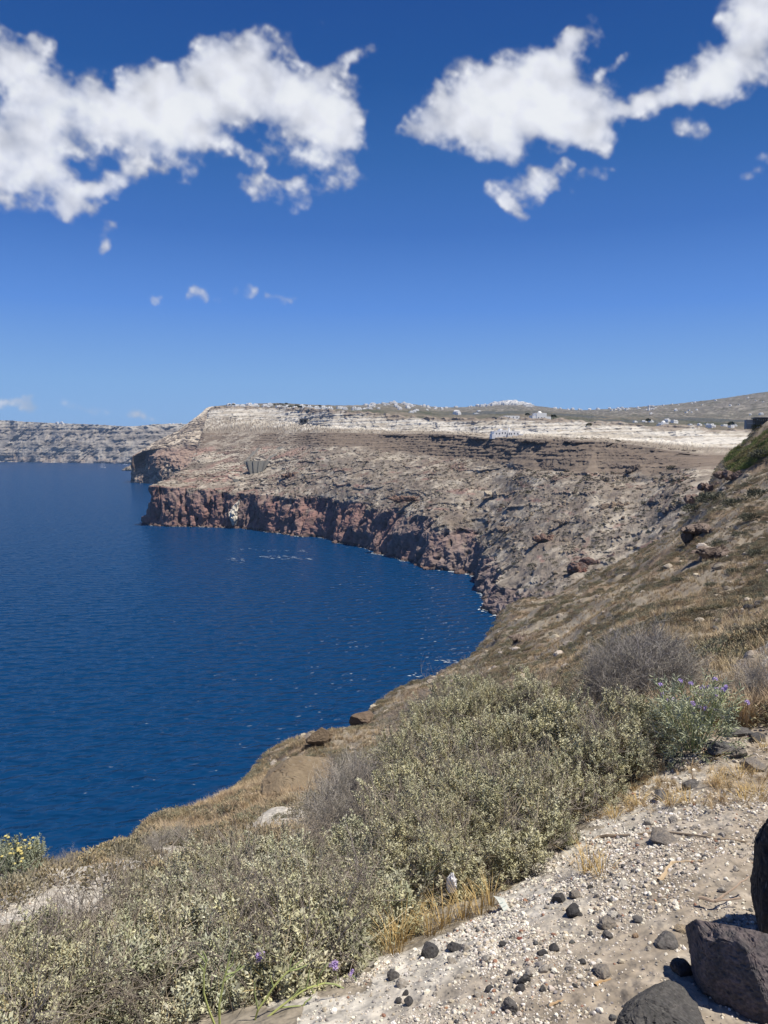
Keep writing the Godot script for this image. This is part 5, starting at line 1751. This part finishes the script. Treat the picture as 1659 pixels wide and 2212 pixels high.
func houses() -> void:
	var kinds := []
	for k in 9:
		kinds.push_back(house_mesh(700 + k))
	var hm := vmat(0.8, 0.3)
	var towns := [
		[490, 800, 0.12, 0.85, 46, "small white house of the village on the left cliff rim", "white houses on the left rim", 0.95],
		[790, 960, 2.35, 2.98, 36, "small white house on the low hill left of the big village", "white houses on the low hill", 0.95],
		[1050, 1165, 2.62, 3.0, 118, "small white house of the crowded hilltop village", "white houses of the hilltop village", 1.5],
		[960, 1300, 2.86, 2.99, 36, "small white house on the ridge beside the hilltop village", "white houses along the ridge", 1.1],
		[1300, 1420, 2.5, 2.97, 20, "small white house right of the hilltop village", "white houses right of the village", 1.1],
		[1400, 1655, 2.1, 2.98, 26, "small white house scattered over the terraced right hill", "white houses on the right hill", 0.7],
		[1370, 1600, 0.35, 0.95, 15, "white house on fields behind the right part of the white cliff", "white houses behind the white cliff", 0.6],
		[760, 1060, 0.6, 2.2, 18, "white house in the dark fields behind the white cliff", "white houses in the fields", 0.9]]
	for t in towns:
		for k in t[4]:
			var px: float
			if t[4] == 118:
				px = clampf(rng.randfn(1104.0, 24.0), 1030.0, 1200.0)
			else:
				px = rng.randf_range(t[0], t[1])
			var v := rng.randf_range(t[2], t[3])
			var o := put("house", kinds[rng.randi() % 9], hm)
			o.position = h_at(px, v)
			o.rotation.y = rng.randf_range(0.3, 0.75)
			o.scale = Vector3.ONE * t[7] * rng.randf_range(0.75, 1.3)
			var third := clampf((px - t[0]) / float(t[1] - t[0]), 0.0, 0.99)
			tag(o, t[5] + [", at its left end", ", near its middle", ", at its right end"][int(third * 3.0)], "house", t[6])
	# houses on the far cliff
	for q in [[123, 914.5], [133, 914.0], [366, 917.5], [374, 917.0], [382, 916.5], [390, 917.0]]:
		var o := put("house", kinds[int(q[0]) % 9], hm)
		o.position = at(q[0], q[1] + 1.0, 6560.0)
		o.scale = Vector3.ONE * 2.2
		tag(o, "white building on the edge of the distant cliff" if q[0] > 200 else "white building on the far left cliff top", "house", "buildings on the distant cliff" if q[0] > 200 else "buildings on the far left cliff top")
	# the villa on the dark ledge
	var vb := b_at(1092, 943)
	var vr := node("white_villa", vb, 0.35)
	tag(vr, "rambling white villa on the dark ledge below the white cliff", "villa")
	var white := pmat(0.86, 0.855, 0.84, 0.8)
	var blocks := [[-12, 0, 0, 9, 5, 9, "wing"], [-4, 0, -1, 8, 6.5, 9, "main_block"], [3.5, 0, 1, 6, 4.6, 8, "wing"], [11, 0, 0, 10, 5.4, 9, "wing"], [-17, -1, 2, 5, 3, 6, "terrace"], [17, -1, 2, 6, 3.2, 6, "terrace"], [5, 4, -1, 1.4, 5, 1.4, "chimney"], [-6, 6, -1, 3, 2, 4, "roof_room"]]
	for q in blocks:
		var m := MB.new()
		m.box(Vector3(0, q[4] * 0.5 - 1.2, 0), Vector3(q[3], q[4] + 2.4, q[5]), Color.WHITE)
		var part := put(q[6], m.mesh(), white, vr, Vector3(q[0], q[1], q[2]))
		if q[3] > 5.5:
			for k in 2:
				var wm := MB.new()
				wm.box(Vector3(0, 0, 0), Vector3(1.2, 1.5, 0.3), Color.WHITE)
				put("window", wm.mesh(), pmat(0.06, 0.07, 0.09, 0.3), part, Vector3((k - 0.5) * q[3] * 0.45, q[4] * 0.5, q[5] * 0.5 + 0.02))
	# rim buildings
	var rim := [[1166, 906, 1.0, "white church-like house with an arched front on the rim of the white cliff", 26.0, 9.0], [1105, 898, 1.0, "long low white building on the rim left of the arched house", 34.0, 4.5], [1435, 912, 1.0, "white house with a small dome standing on the fields at the right", 15.0, 5.5]]
	for q in rim:
		var p := h_at(q[0], 0.16 if q[0] < 1400 else 0.45)
		var r := node("rim_house", p, 0.4)
		tag(r, q[3], "house")
		var m := MB.new()
		m.box(Vector3(0, q[5] * 0.5 - 1.5, 0), Vector3(q[4] * 0.6, q[5] + 3.0, 10), Color.WHITE)
		put("main_block", m.mesh(), white, r)
		var m1 := MB.new()
		m1.box(Vector3(q[4] * 0.44, q[5] * 0.25 - 1.0, 0.5), Vector3(q[4] * 0.28, q[5] * 0.5 + 2.0, 8), Color.WHITE)
		put("annex", m1.mesh(), white, r)
		var m2 := MB.new()
		m2.box(Vector3(-q[4] * 0.42, q[5] * 0.3 - 1.0, 0.5), Vector3(q[4] * 0.24, q[5] * 0.6 + 2.0, 8), Color.WHITE)
		put("annex", m2.mesh(), white, r)
		if q[0] != 1105:
			var dm := SphereMesh.new()
			dm.radius = 2.6
			dm.height = 5.2
			put("dome", dm, white, r, Vector3(0, q[5], 0))
		for k in 3:
			var wm := MB.new()
			wm.box(Vector3.ZERO, Vector3(1.2, 1.8, 0.3), Color.WHITE)
			put("window", wm.mesh(), pmat(0.06, 0.07, 0.09, 0.3), r, Vector3((k - 1) * q[4] * 0.18, 2.4, 5.02))
	# trees on the left rim
	var crown := cushion_mesh(900, 420, 0.26)
	var tm := vmat(0.8, 0.2)
	tm.albedo_color = lin(0.055, 0.07, 0.038)
	var trunk := MB.new()
	trunk.tube(PackedVector3Array([Vector3(0, -1, 0), Vector3(0.2, 2, 0), Vector3(0, 4, 0)]), 0.4, 0.2, 6, Color(0.14, 0.11, 0.08))
	var tmesh := trunk.mesh()
	var spots := [[594, 0.75], [600, 0.78], [606, 0.8], [613, 0.75], [620, 0.8], [642, 0.7], [656, 0.6], [664, 0.65], [690, 0.7], [500, 0.7], [508, 0.72], [560, 0.75], [628, 0.25], [650, 0.2], [672, 0.3], [1196, 0.25], [1140, 0.5], [1580, 0.6], [1400, 0.5]]
	for q in spots:
		var r := node("tree", h_at(q[0], q[1]))
		tag(r, "dark round tree among the white houses on the left rim" if q[0] < 1000 else "dark round tree standing in the fields behind the white cliff", "tree", "trees on the left rim" if q[0] < 1000 else "trees in the fields")
		put("trunk", tmesh, wood_mat, r)
		var cr := put("crown", crown, tm, r, Vector3(0, 4.0, 0))
		cr.scale = Vector3(3.4, 4.2, 3.4) * rng.randf_range(0.7, 1.25)
		cr.rotation.y = rng.randf() * TAU
	# bush on the white cliff face
	var bp := b_at(1272, 919)
	var bb := put("cliff_bush", crown, tm, null, bp)
	bb.scale = Vector3(3.2, 4.0, 3.0)
	tag(bb, "single dark bush on the face of the white cliff", "bush")

func slab(m: MB, a: Vector3, b: Vector3, c: Vector3, d: Vector3, thick: float, col: Color) -> void:
	var n := (b - a).cross(d - a).normalized() * thick
	if n.dot(EYE - a) < 0.0:
		n = -n
	m.quad(a + n, b + n, c + n, d + n, col)
	m.quad(a - n, b - n, c - n, d - n, col)
	m.quad(a + n, b + n, b - n, a - n, col)
	m.quad(b + n, c + n, c - n, b - n, col)
	m.quad(c + n, d + n, d - n, c - n, col)
	m.quad(d + n, a + n, a - n, d - n, col)

func ruins() -> void:
	var conc := grained(vmat(0.9, 0.25), 9.0, 8.0)
	var c0 := Color(0.30, 0.295, 0.275)
	var base := b_at(548, 1020)
	var r := node("concrete_ruin", base)
	tag(r, "grey concrete loading ruin with slanted chutes on the headland", "ruin")
	var q := func(px: float, py: float, lift: float) -> Vector3:
		var p := b_at(px, py)
		var d := Vector2(p.x, p.z).length() - lift
		return at(px, py, d) - base
	var front := Vector2(base.x, base.z).length()
	var w := func(px: float, py: float, back: float) -> Vector3:
		return at(px, py, front - 6.0 + back) - base
	var m := MB.new()
	slab(m, w.call(526, 996, 8.0), w.call(583, 996, 8.0), w.call(566, 1022, 0.0), w.call(540, 1024, 0.0), 1.2, c0)
	put("retaining_wall", m.mesh(), conc, r)
	for k in 4:
		m = MB.new()
		var x0 := 533.0 + k * 13.0
		slab(m, w.call(x0, 995.0, 5.6), w.call(x0 + 3.0, 995.0, 5.6), w.call(lerpf(x0, 552.0, 0.35) + 2.0, 1022.0, -2.4), w.call(lerpf(x0, 552.0, 0.35), 1022.0, -2.4), 0.7, c0 * (0.8 + 0.12 * (k % 3)))
		put("buttress", m.mesh(), conc, r)
	m = MB.new()
	slab(m, q.call(571, 1000, 3.0), q.call(583, 1000, 3.0), q.call(612, 966, 3.0), q.call(602, 966, 3.0), 0.8, c0 * 0.9)
	put("chute", m.mesh(), conc, r)
	m = MB.new()
	slab(m, q.call(528, 998, 3.0), q.call(538, 998, 3.0), q.call(562, 968, 3.0), q.call(554, 967, 3.0), 0.8, c0 * 0.85)
	put("chute", m.mesh(), conc, r)
	m = MB.new()
	slab(m, w.call(537, 1022, 1.0), w.call(556, 1022, 1.0), w.call(552, 1036, -8.0), w.call(538, 1038, -8.0), 1.2, c0 * 0.85)
	put("lower_block", m.mesh(), conc, r)
	m = MB.new()
	slab(m, w.call(500, 1034, -20.0), w.call(552, 1042, -20.0), w.call(532, 1056, -24.0), w.call(520, 1054, -24.0), 1.2, c0 * 0.95)
	put("lower_wall", m.mesh(), conc, r)
	m = MB.new()
	slab(m, w.call(551, 1046, -24.0), w.call(568, 1043, -24.0), w.call(560, 1056, -26.0), w.call(553, 1056, -26.0), 0.9, c0)
	put("side_wall", m.mesh(), conc, r)
	# small concrete hut higher up
	var hp := b_at(656, 917)
	var h := node("concrete_hut", hp)
	tag(h, "small grey concrete hut with two dark openings on the upper cliff", "hut")
	m = MB.new()
	m.box(Vector3(0, 3.0, 0), Vector3(14, 8, 8), c0)
	put("wall", m.mesh(), conc, h)
	m = MB.new()
	m.box(Vector3(0, 7.5, 0.4), Vector3(16, 1.0, 10), c0 * 1.1)
	put("roof", m.mesh(), conc, h)
	for k in 2:
		m = MB.new()
		m.box(Vector3.ZERO, Vector3(3.0, 4.0, 0.5), Color(0.02, 0.02, 0.02))
		put("opening", m.mesh(), plain_mat, h, Vector3((k - 0.5) * 6.0, 3.2, 4.02))
	# pale spill down the red cliff
	var sp := MB.new()
	var pts := [[519, 1079], [510, 1092], [503, 1108], [505, 1122], [506, 1136]]
	var wd := [1.5, 6.0, 9.5, 8.0, 4.0]
	var rows := []
	for k in pts.size():
		var p := b_at(pts[k][0], pts[k][1])
		var d := Vector2(p.x, p.z).length() - 7.0
		rows.push_back([at(pts[k][0] - wd[k], pts[k][1], d), at(pts[k][0], pts[k][1] - 1.0, d - 3.0), at(pts[k][0] + wd[k], pts[k][1], d)])
	var cc := Color(0.58, 0.54, 0.46)
	for k in pts.size() - 1:
		for s in 2:
			for u in 4:
				for e in 4:
					var f := func(a: float, b: float) -> Vector3:
						var p: Vector3 = rows[k][s].lerp(rows[k][s + 1], a).lerp(rows[k + 1][s].lerp(rows[k + 1][s + 1], a), b)
						return p + Vector3(0, 0, nc.get_noise_3dv(p / 4.0) * 5.0)
					sp.quad(f.call(u / 4.0, e / 4.0), f.call((u + 1) / 4.0, e / 4.0), f.call((u + 1) / 4.0, (e + 1) / 4.0), f.call(u / 4.0, (e + 1) / 4.0), cc)
	var so := put("pumice_spill", sp.mesh(), vmat(0.95, 0.2))
	tag(so, "white pumice spill running down the red cliff below the ruin", "rock")

func outcrops() -> void:
	var g := "rock ledges on the slope above the cove"
	var list := [
		[1287, 1208, 132, 44, Color(0.125, 0.072, 0.06), Color(0.17, 0.14, 0.13), "largest dark red rock outcrop on the slope right of the cove"],
		[1200, 1152, 110, 26, Color(0.14, 0.085, 0.07), Color(0.24, 0.18, 0.15), "long red ledge above the largest red outcrop"],
		[1105, 1137, 64, 18, Color(0.19, 0.15, 0.125), Color(0.30, 0.25, 0.2), "short pale brown ledge left of the long red one"],
		[1080, 1060, 72, 18, Color(0.46, 0.41, 0.33), Color(0.3, 0.26, 0.21), "cream layered ledge below the quarry floor"],
		[1230, 1117, 80, 12, Color(0.40, 0.34, 0.27), Color(0.26, 0.21, 0.17), "thin pale ledge in the middle of the slope"],
		[905, 1068, 150, 16, Color(0.13, 0.08, 0.065), Color(0.24, 0.18, 0.15), "long dark red ledge above the grey crags"],
		[640, 1022, 70, 14, Color(0.15, 0.09, 0.075), Color(0.22, 0.17, 0.14), "reddish ledge right of the concrete ruin"],
		[450, 1024, 130, 14, Color(0.14, 0.09, 0.075), Color(0.24, 0.19, 0.16), "dark lip of rock along the top of the front headland"],
		[1453, 1150, 52, 26, Color(0.22, 0.165, 0.145), Color(0.15, 0.12, 0.11), "tilted pinkish slab near the black outcrops"],
		[1330, 1085, 60, 26, Color(0.19, 0.15, 0.115), Color(0.25, 0.20, 0.16), "brown ridge of rock slanting up the middle slope"],
		[1385, 1008, 70, 22, Color(0.10, 0.085, 0.075), Color(0.17, 0.14, 0.12), "dark layered rock at the right end of the quarry floor"],
		[1270, 1228, 40, 14, Color(0.20, 0.09, 0.07), Color(0.14, 0.09, 0.08), "brick red foot of the largest red outcrop"]]
	var rm := vmat(0.95, 0.2)
	for k in list.size():
		var q: Array = list[k]
		var p := b_at(q[0], q[1] + q[3] * 0.3)
		var w := metres(p, q[2]) * 0.5
		var h := metres(p, q[3]) * 0.5
		var o := put("rock_ledge", ledge_mesh(800 + k * 3, w, h * 1.1, h * 1.3, clampi(int(q[2] / q[3] * 2.0), 4, 12), q[4], q[5]), rm)
		o.position = p - Vector3(0, h * 0.3, 0) + Vector3(p.x, 0, p.z).normalized() * h * 0.8
		o.rotation = Vector3(0, rng.randf_range(-0.25, 0.25), rng.randf_range(-0.05, 0.05))
		tag(o, q[6], "rock", g)
	# boulders along the foot of the sea cliff
	var nu: int = B.nu
	var j1 := 4
	var made := 0
	var ms := []
	for k in 5:
		ms.push_back(rock_mesh(840 + k, 6, Vector3(1, 0.8, 1), 0.4, 8, Color(0.20, 0.135, 0.115), Color(0.13, 0.10, 0.09)))
	for k in 90:
		var i := rng.randi_range(24, 500)
		var p: Vector3 = B.p[j1 * nu + i]
		var away := Vector3(-p.x, 0, -p.z).normalized()
		var o := put("shore_boulder", ms[k % 5], rm)
		o.scale = Vector3.ONE * rng.randf_range(1.2, 3.8)
		o.position = p + away * rng.randf_range(-1.0, 5.0)
		o.position.y = rng.randf_range(-0.4, 0.8)
		o.rotation = rv3() * 0.6
		tag(o, "reddish boulder at the waterline below " + ("the red headland" if i < 170 else ("the middle of the sea cliff" if i < 340 else "the inner end of the cove")), "boulder", "boulders at the waterline")
	# single larger shrubs on the slope
	var sh := [[1180, 1201, 14], [1149, 1224, 26], [1270, 1248, 24], [1301, 1182, 13], [1382, 1171, 22], [1393, 1144, 16], [1402, 1151, 14], [1338, 1105, 30], [1303, 1136, 18], [1374, 1186, 12], [1349, 1266, 36], [1450, 1015, 26], [1019, 1095, 10], [1195, 1220, 14], [1285, 1236, 16], [1140, 1065, 16], [1417, 1035, 12], [1468, 1046, 14]]
	for q in sh:
		var p := b_at(q[0], q[1])
		var s := metres(p, q[2]) * 0.5
		var o := put("slope_shrub", cushions[int(q[0]) % 3], vmat(0.85, 0.2), null, p)
		(o.material_override as StandardMaterial3D).albedo_color = lin(0.095, 0.10, 0.062)
		o.scale = Vector3(s, s * 1.1, s)
		tag(o, "dark round shrub growing alone on the slope above the cove", "shrub", "larger shrubs on the slope above the cove")

func terrace_house() -> void:
	var p := on_ground(1632, 928, 100.0)
	var d := 176.0
	var base := at(1640, 924, d)
	base.y = ground(base.x, base.z) + 0.6
	var r := node("terrace_house", base, -0.2)
	r.scale = Vector3.ONE * 0.62
	tag(r, "dark terrace house with a flat canopy and string of lanterns at the right edge", "house")
	var dark := pmat(0.2, 0.2, 0.205, 0.8)
	var grey := pmat(0.36, 0.345, 0.32, 0.9)
	var m := MB.new()
	m.box(Vector3(2.6, 2.95, 0), Vector3(9.2, 0.32, 4.4), Color.WHITE)
	put("canopy", m.mesh(), dark, r)
	m = MB.new()
	m.box(Vector3(3.0, 1.0, -2.4), Vector3(9.0, 4.4, 0.4), Color.WHITE)
	put("back_wall", m.mesh(), grey, r)
	m = MB.new()
	m.box(Vector3(3.6, 0.2, 1.9), Vector3(7.2, 1.3, 0.2), Color.WHITE)
	put("parapet", m.mesh(), grey, r)
	for k in 6:
		m = MB.new()
		m.box(Vector3(-1.8 + k * 1.75, 1.2, 2.0), Vector3(0.16, 3.4, 0.16), Color.WHITE)
		put("post", m.mesh(), pmat(0.12, 0.115, 0.11), r)
	for k in 11:
		m = MB.new()
		m.box(Vector3.ZERO, Vector3(0.16, 0.22 if k % 3 else 0.36, 0.16), Color.WHITE)
		put("lantern", m.mesh(), pmat(0.75, 0.72, 0.66), r, Vector3(-1.2 + k * 0.62, 2.25 + 0.1 * cos(k * 1.3), 2.05))
	m = MB.new()
	m.box(Vector3(-2.9, 1.2, 1.4), Vector3(2.2, 0.14, 0.14), Color.WHITE, 0.0)
	put("handrail", m.mesh(), pmat(0.7, 0.7, 0.68), r)
	m = MB.new()
	m.box(Vector3(-3.2, 0.9, -0.5), Vector3(2.0, 3.0, 2.6), Color.WHITE)
	put("side_wall", m.mesh(), grey, r)
	m = MB.new()
	m.box(Vector3(-0.6, -0.1, 2.3), Vector3(1.5, 0.5, 0.8), Color.WHITE)
	put("step", m.mesh(), pmat(0.72, 0.7, 0.66), r)
	var bsh := put("terrace_bush", cushions[1], vmat(0.85, 0.2), null, base + Vector3(-1.4, -0.5, 2.0))
	(bsh.material_override as StandardMaterial3D).albedo_color = lin(0.05, 0.06, 0.03)
	bsh.scale = Vector3(1.2, 1.6, 1.0)
	tag(bsh, "dark bush in front of the terrace house at the right edge", "bush")

func boats() -> void:
	var white := pmat(0.75, 0.76, 0.78, 0.5)
	var wood := pmat(0.55, 0.55, 0.55, 0.6)
	for b in [[222, 1011, "three-masted white sailing ship out on the bay", 3, 1.0], [270, 1004.5, "white sailing yacht with a single bare mast near the headland", 1, 0.8]]:
		var p := sea(b[0], b[1])
		var r := node("sailing_boat", p, 0.25)
		tag(r, b[2], "boat", "sailing boats on the bay")
		var L: float = metres(p, 12.0) * b[4]
		var m := MB.new()
		# hull: sections along the length
		var prev := []
		for k in 9:
			var t := k / 8.0
			var wd := L * 0.13 * sin(PI * clampf(t * 0.9 + 0.1, 0.0, 1.0)) + 0.02
			var sheer := L * (0.10 + 0.07 * pow(absf(t - 0.4), 2.0) * 4.0)
			var x := (t - 0.5) * L
			var ring := [Vector3(x, sheer, -wd), Vector3(x, L * 0.03, -wd * 0.8), Vector3(x, -L * 0.03, 0), Vector3(x, L * 0.03, wd * 0.8), Vector3(x, sheer, wd)]
			if k > 0:
				for s in 4:
					m.quad(prev[s], prev[s + 1], ring[s + 1], ring[s], Color.WHITE)
				m.quad(prev[4], prev[0], ring[0], ring[4], Color.WHITE)
			prev = ring
		put("hull", m.mesh(), white, r)
		var cb := MB.new()
		cb.box(Vector3(-L * 0.12, L * 0.15, 0), Vector3(L * 0.3, L * 0.07, L * 0.12), Color.WHITE)
		put("cabin", cb.mesh(), white, r)
		for k in b[3]:
			var mx: float = (k - (b[3] - 1) * 0.5) * L * 0.24
			var mh: float = L * (1.35 - 0.12 * absf(k - 1.0)) if b[3] == 3 else L * 1.7
			var mm := MB.new()
			mm.tube(PackedVector3Array([Vector3(mx, L * 0.08, 0), Vector3(mx, mh, 0)]), L * 0.02, L * 0.012, 6, Color.WHITE)
			put("mast", mm.mesh(), white, r)
			for y in (3 if b[3] == 3 else 1):
				var ym := MB.new()
				var yy: float = mh * (0.35 + y * 0.25) if b[3] == 3 else L * 0.25
				ym.tube(PackedVector3Array([Vector3(mx - L * 0.1, yy, 0), Vector3(mx + L * 0.1, yy, 0)]), L * 0.012, L * 0.012, 5, Color.WHITE)
				put("yard" if b[3] == 3 else "boom", ym.mesh(), wood, r)
	# low spur of rock behind the headland
	var sp := sea(285, 1016)
	var o := put("rock_spur", rock_mesh(871, 20, Vector3(58, 46, 60), 0.4, 9, Color(0.30, 0.26, 0.21), Color(0.16, 0.14, 0.12), 0.12), vmat(0.95, 0.2), null, sp + Vector3(14, -6, 0))
	tag(o, "low rocky spur sticking out behind the headland", "rock")

func foam() -> void:
	var m := MB.new()
	var w := Color(0.50, 0.56, 0.60)
	var nu: int = B.nu
	for i in range(22, 640):
		if nc.get_noise_2d(i * 0.06, 3.0) < 0.02:
			continue
		# outermost point of the cliff foot at this place
		var best: Vector3 = B.p[4 * nu + i]
		var toward := Vector3(-best.x, 0, -best.z).normalized()
		for k in 2:
			var p := best + toward * rng.randf_range(1.0, 7.0)
			p.y = 0.42
			p.x += rng.randf_range(-2, 2)
			var sx := rng.randf_range(0.4, 1.9)
			var sz := rng.randf_range(0.3, 1.0)
			var pts := []
			for q in 6:
				var a := q * TAU / 6
				pts.push_back(p + Vector3(cos(a) * sx * rng.randf_range(0.5, 1.1), rng.randf_range(-0.05, 0.1), sin(a) * sz * rng.randf_range(0.5, 1.1)))
			for q in 6:
				m.tri(p + Vector3(0, 0.08, 0), pts[q], pts[(q + 1) % 6], w)
	for q in [[512, 1211, 40, 14], [620, 1206, 120, 40], [590, 1190, 160, 16], [965, 1430, 50, 12], [900, 1460, 40, 6]]:
		for k in q[3]:
			var px: float = q[0] + rng.randf_range(-0.5, 0.5) * q[2]
			var py: float = q[1] + (px - q[0]) * 0.05 + rng.randfn(0.0, 2.0)
			var p := sea(px, py)
			p.y = 0.40
			var l := rng.randf_range(1.0, 3.6) * (p.length() / 700.0)
			var n := Vector3(1.0, 0, 0.3).normalized()
			var s := Vector3(-0.3, 0, 1.0) * rng.randf_range(0.15, 0.4)
			m.tri(p - n * l, p + s, p + n * l, w)
			m.tri(p - n * l, p + n * l, p - s, w)
	# stray whitecaps
	for k in 30:
		var p := sea(rng.randf_range(20, 900), rng.randf_range(1080, 1700))
		p.y = 0.42
		var l := rng.randf_range(0.4, 1.2)
		m.tri(p - Vector3(l, 0, 0), p + Vector3(0, 0.05, 0.3), p + Vector3(l, 0, 0.1), w)
	var o := put("sea_foam", m.mesh(), vmat(0.9, 0.2))
	tag(o, "thin white foam along the rocks and in streaks on the water", "foam", "", "stuff")

func _ready() -> void:
	rng.seed = 4711
	na.seed = 3; na.noise_type = FastNoiseLite.TYPE_SIMPLEX_SMOOTH; na.frequency = 1.0; na.fractal_type = FastNoiseLite.FRACTAL_NONE
	nb.seed = 21; nb.noise_type = FastNoiseLite.TYPE_SIMPLEX_SMOOTH; nb.frequency = 1.0; nb.fractal_type = FastNoiseLite.FRACTAL_RIDGED; nb.fractal_octaves = 3
	nc.seed = 15; nc.noise_type = FastNoiseLite.TYPE_SIMPLEX_SMOOTH; nc.frequency = 1.0; nc.fractal_type = FastNoiseLite.FRACTAL_FBM; nc.fractal_octaves = 4
	var cam := Camera3D.new()
	cam.name = "camera"
	cam.fov = 67.0
	cam.near = 0.05
	cam.far = 60000.0
	add_child(cam)
	cam.position = EYE
	cam.rotation = Vector3(-PITCH, 0, 0)
	cam.current = true
	var env := Environment.new()
	env.background_mode = Environment.BG_SKY
	var sky := Sky.new()
	var sm := PanoramaSkyMaterial.new()
	sm.panorama = ImageTexture.create_from_image(make_sky())
	sky.sky_material = sm
	env.sky = sky
	env.tonemap_mode = Environment.TONE_MAPPER_LINEAR
	env.tonemap_exposure = 1.25
	env.background_energy_multiplier = 0.8
	env.fog_enabled = true
	env.fog_density = 0.00003
	env.fog_light_color = Color(0.62, 0.74, 0.9)
	env.sdfgi_enabled = true
	env.ssao_enabled = true
	env.ssil_enabled = true
	var we := WorldEnvironment.new()
	we.name = "world_environment"
	we.environment = env
	add_child(we)
	var sun := DirectionalLight3D.new()
	sun.name = "sun"
	sun.light_energy = 1.6
	sun.light_color = Color(1.0, 0.965, 0.905)
	sun.light_angular_distance = 0.53
	sun.shadow_enabled = true
	add_child(sun)
	var saz := deg_to_rad(100.0)
	var sel := deg_to_rad(66.0)
	sun.look_at_from_position(Vector3(sin(saz) * cos(sel), sin(sel), -cos(saz) * cos(sel)) * 100.0, Vector3.ZERO)
	var t0 := Time.get_ticks_msec()
	near_slope()
	print("slope ", Time.get_ticks_msec() - t0)
	main_cliff()
	print("cliff ", Time.get_ticks_msec() - t0)
	rear_cliff()
	far_cliff()
	plateau()
	water()
	print("land ", Time.get_ticks_msec() - t0)
	shared()
	houses()
	ruins()
	outcrops()
	terrace_house()
	boats()
	foam()
	print("far ", Time.get_ticks_msec() - t0)
	slope_cover()
	gravel()
	print("cover ", Time.get_ticks_msec() - t0)
	shrubs()
	print("shrubs ", Time.get_ticks_msec() - t0)
	stones()
	litter()
	flowers()
	print("done ", Time.get_ticks_msec() - t0)
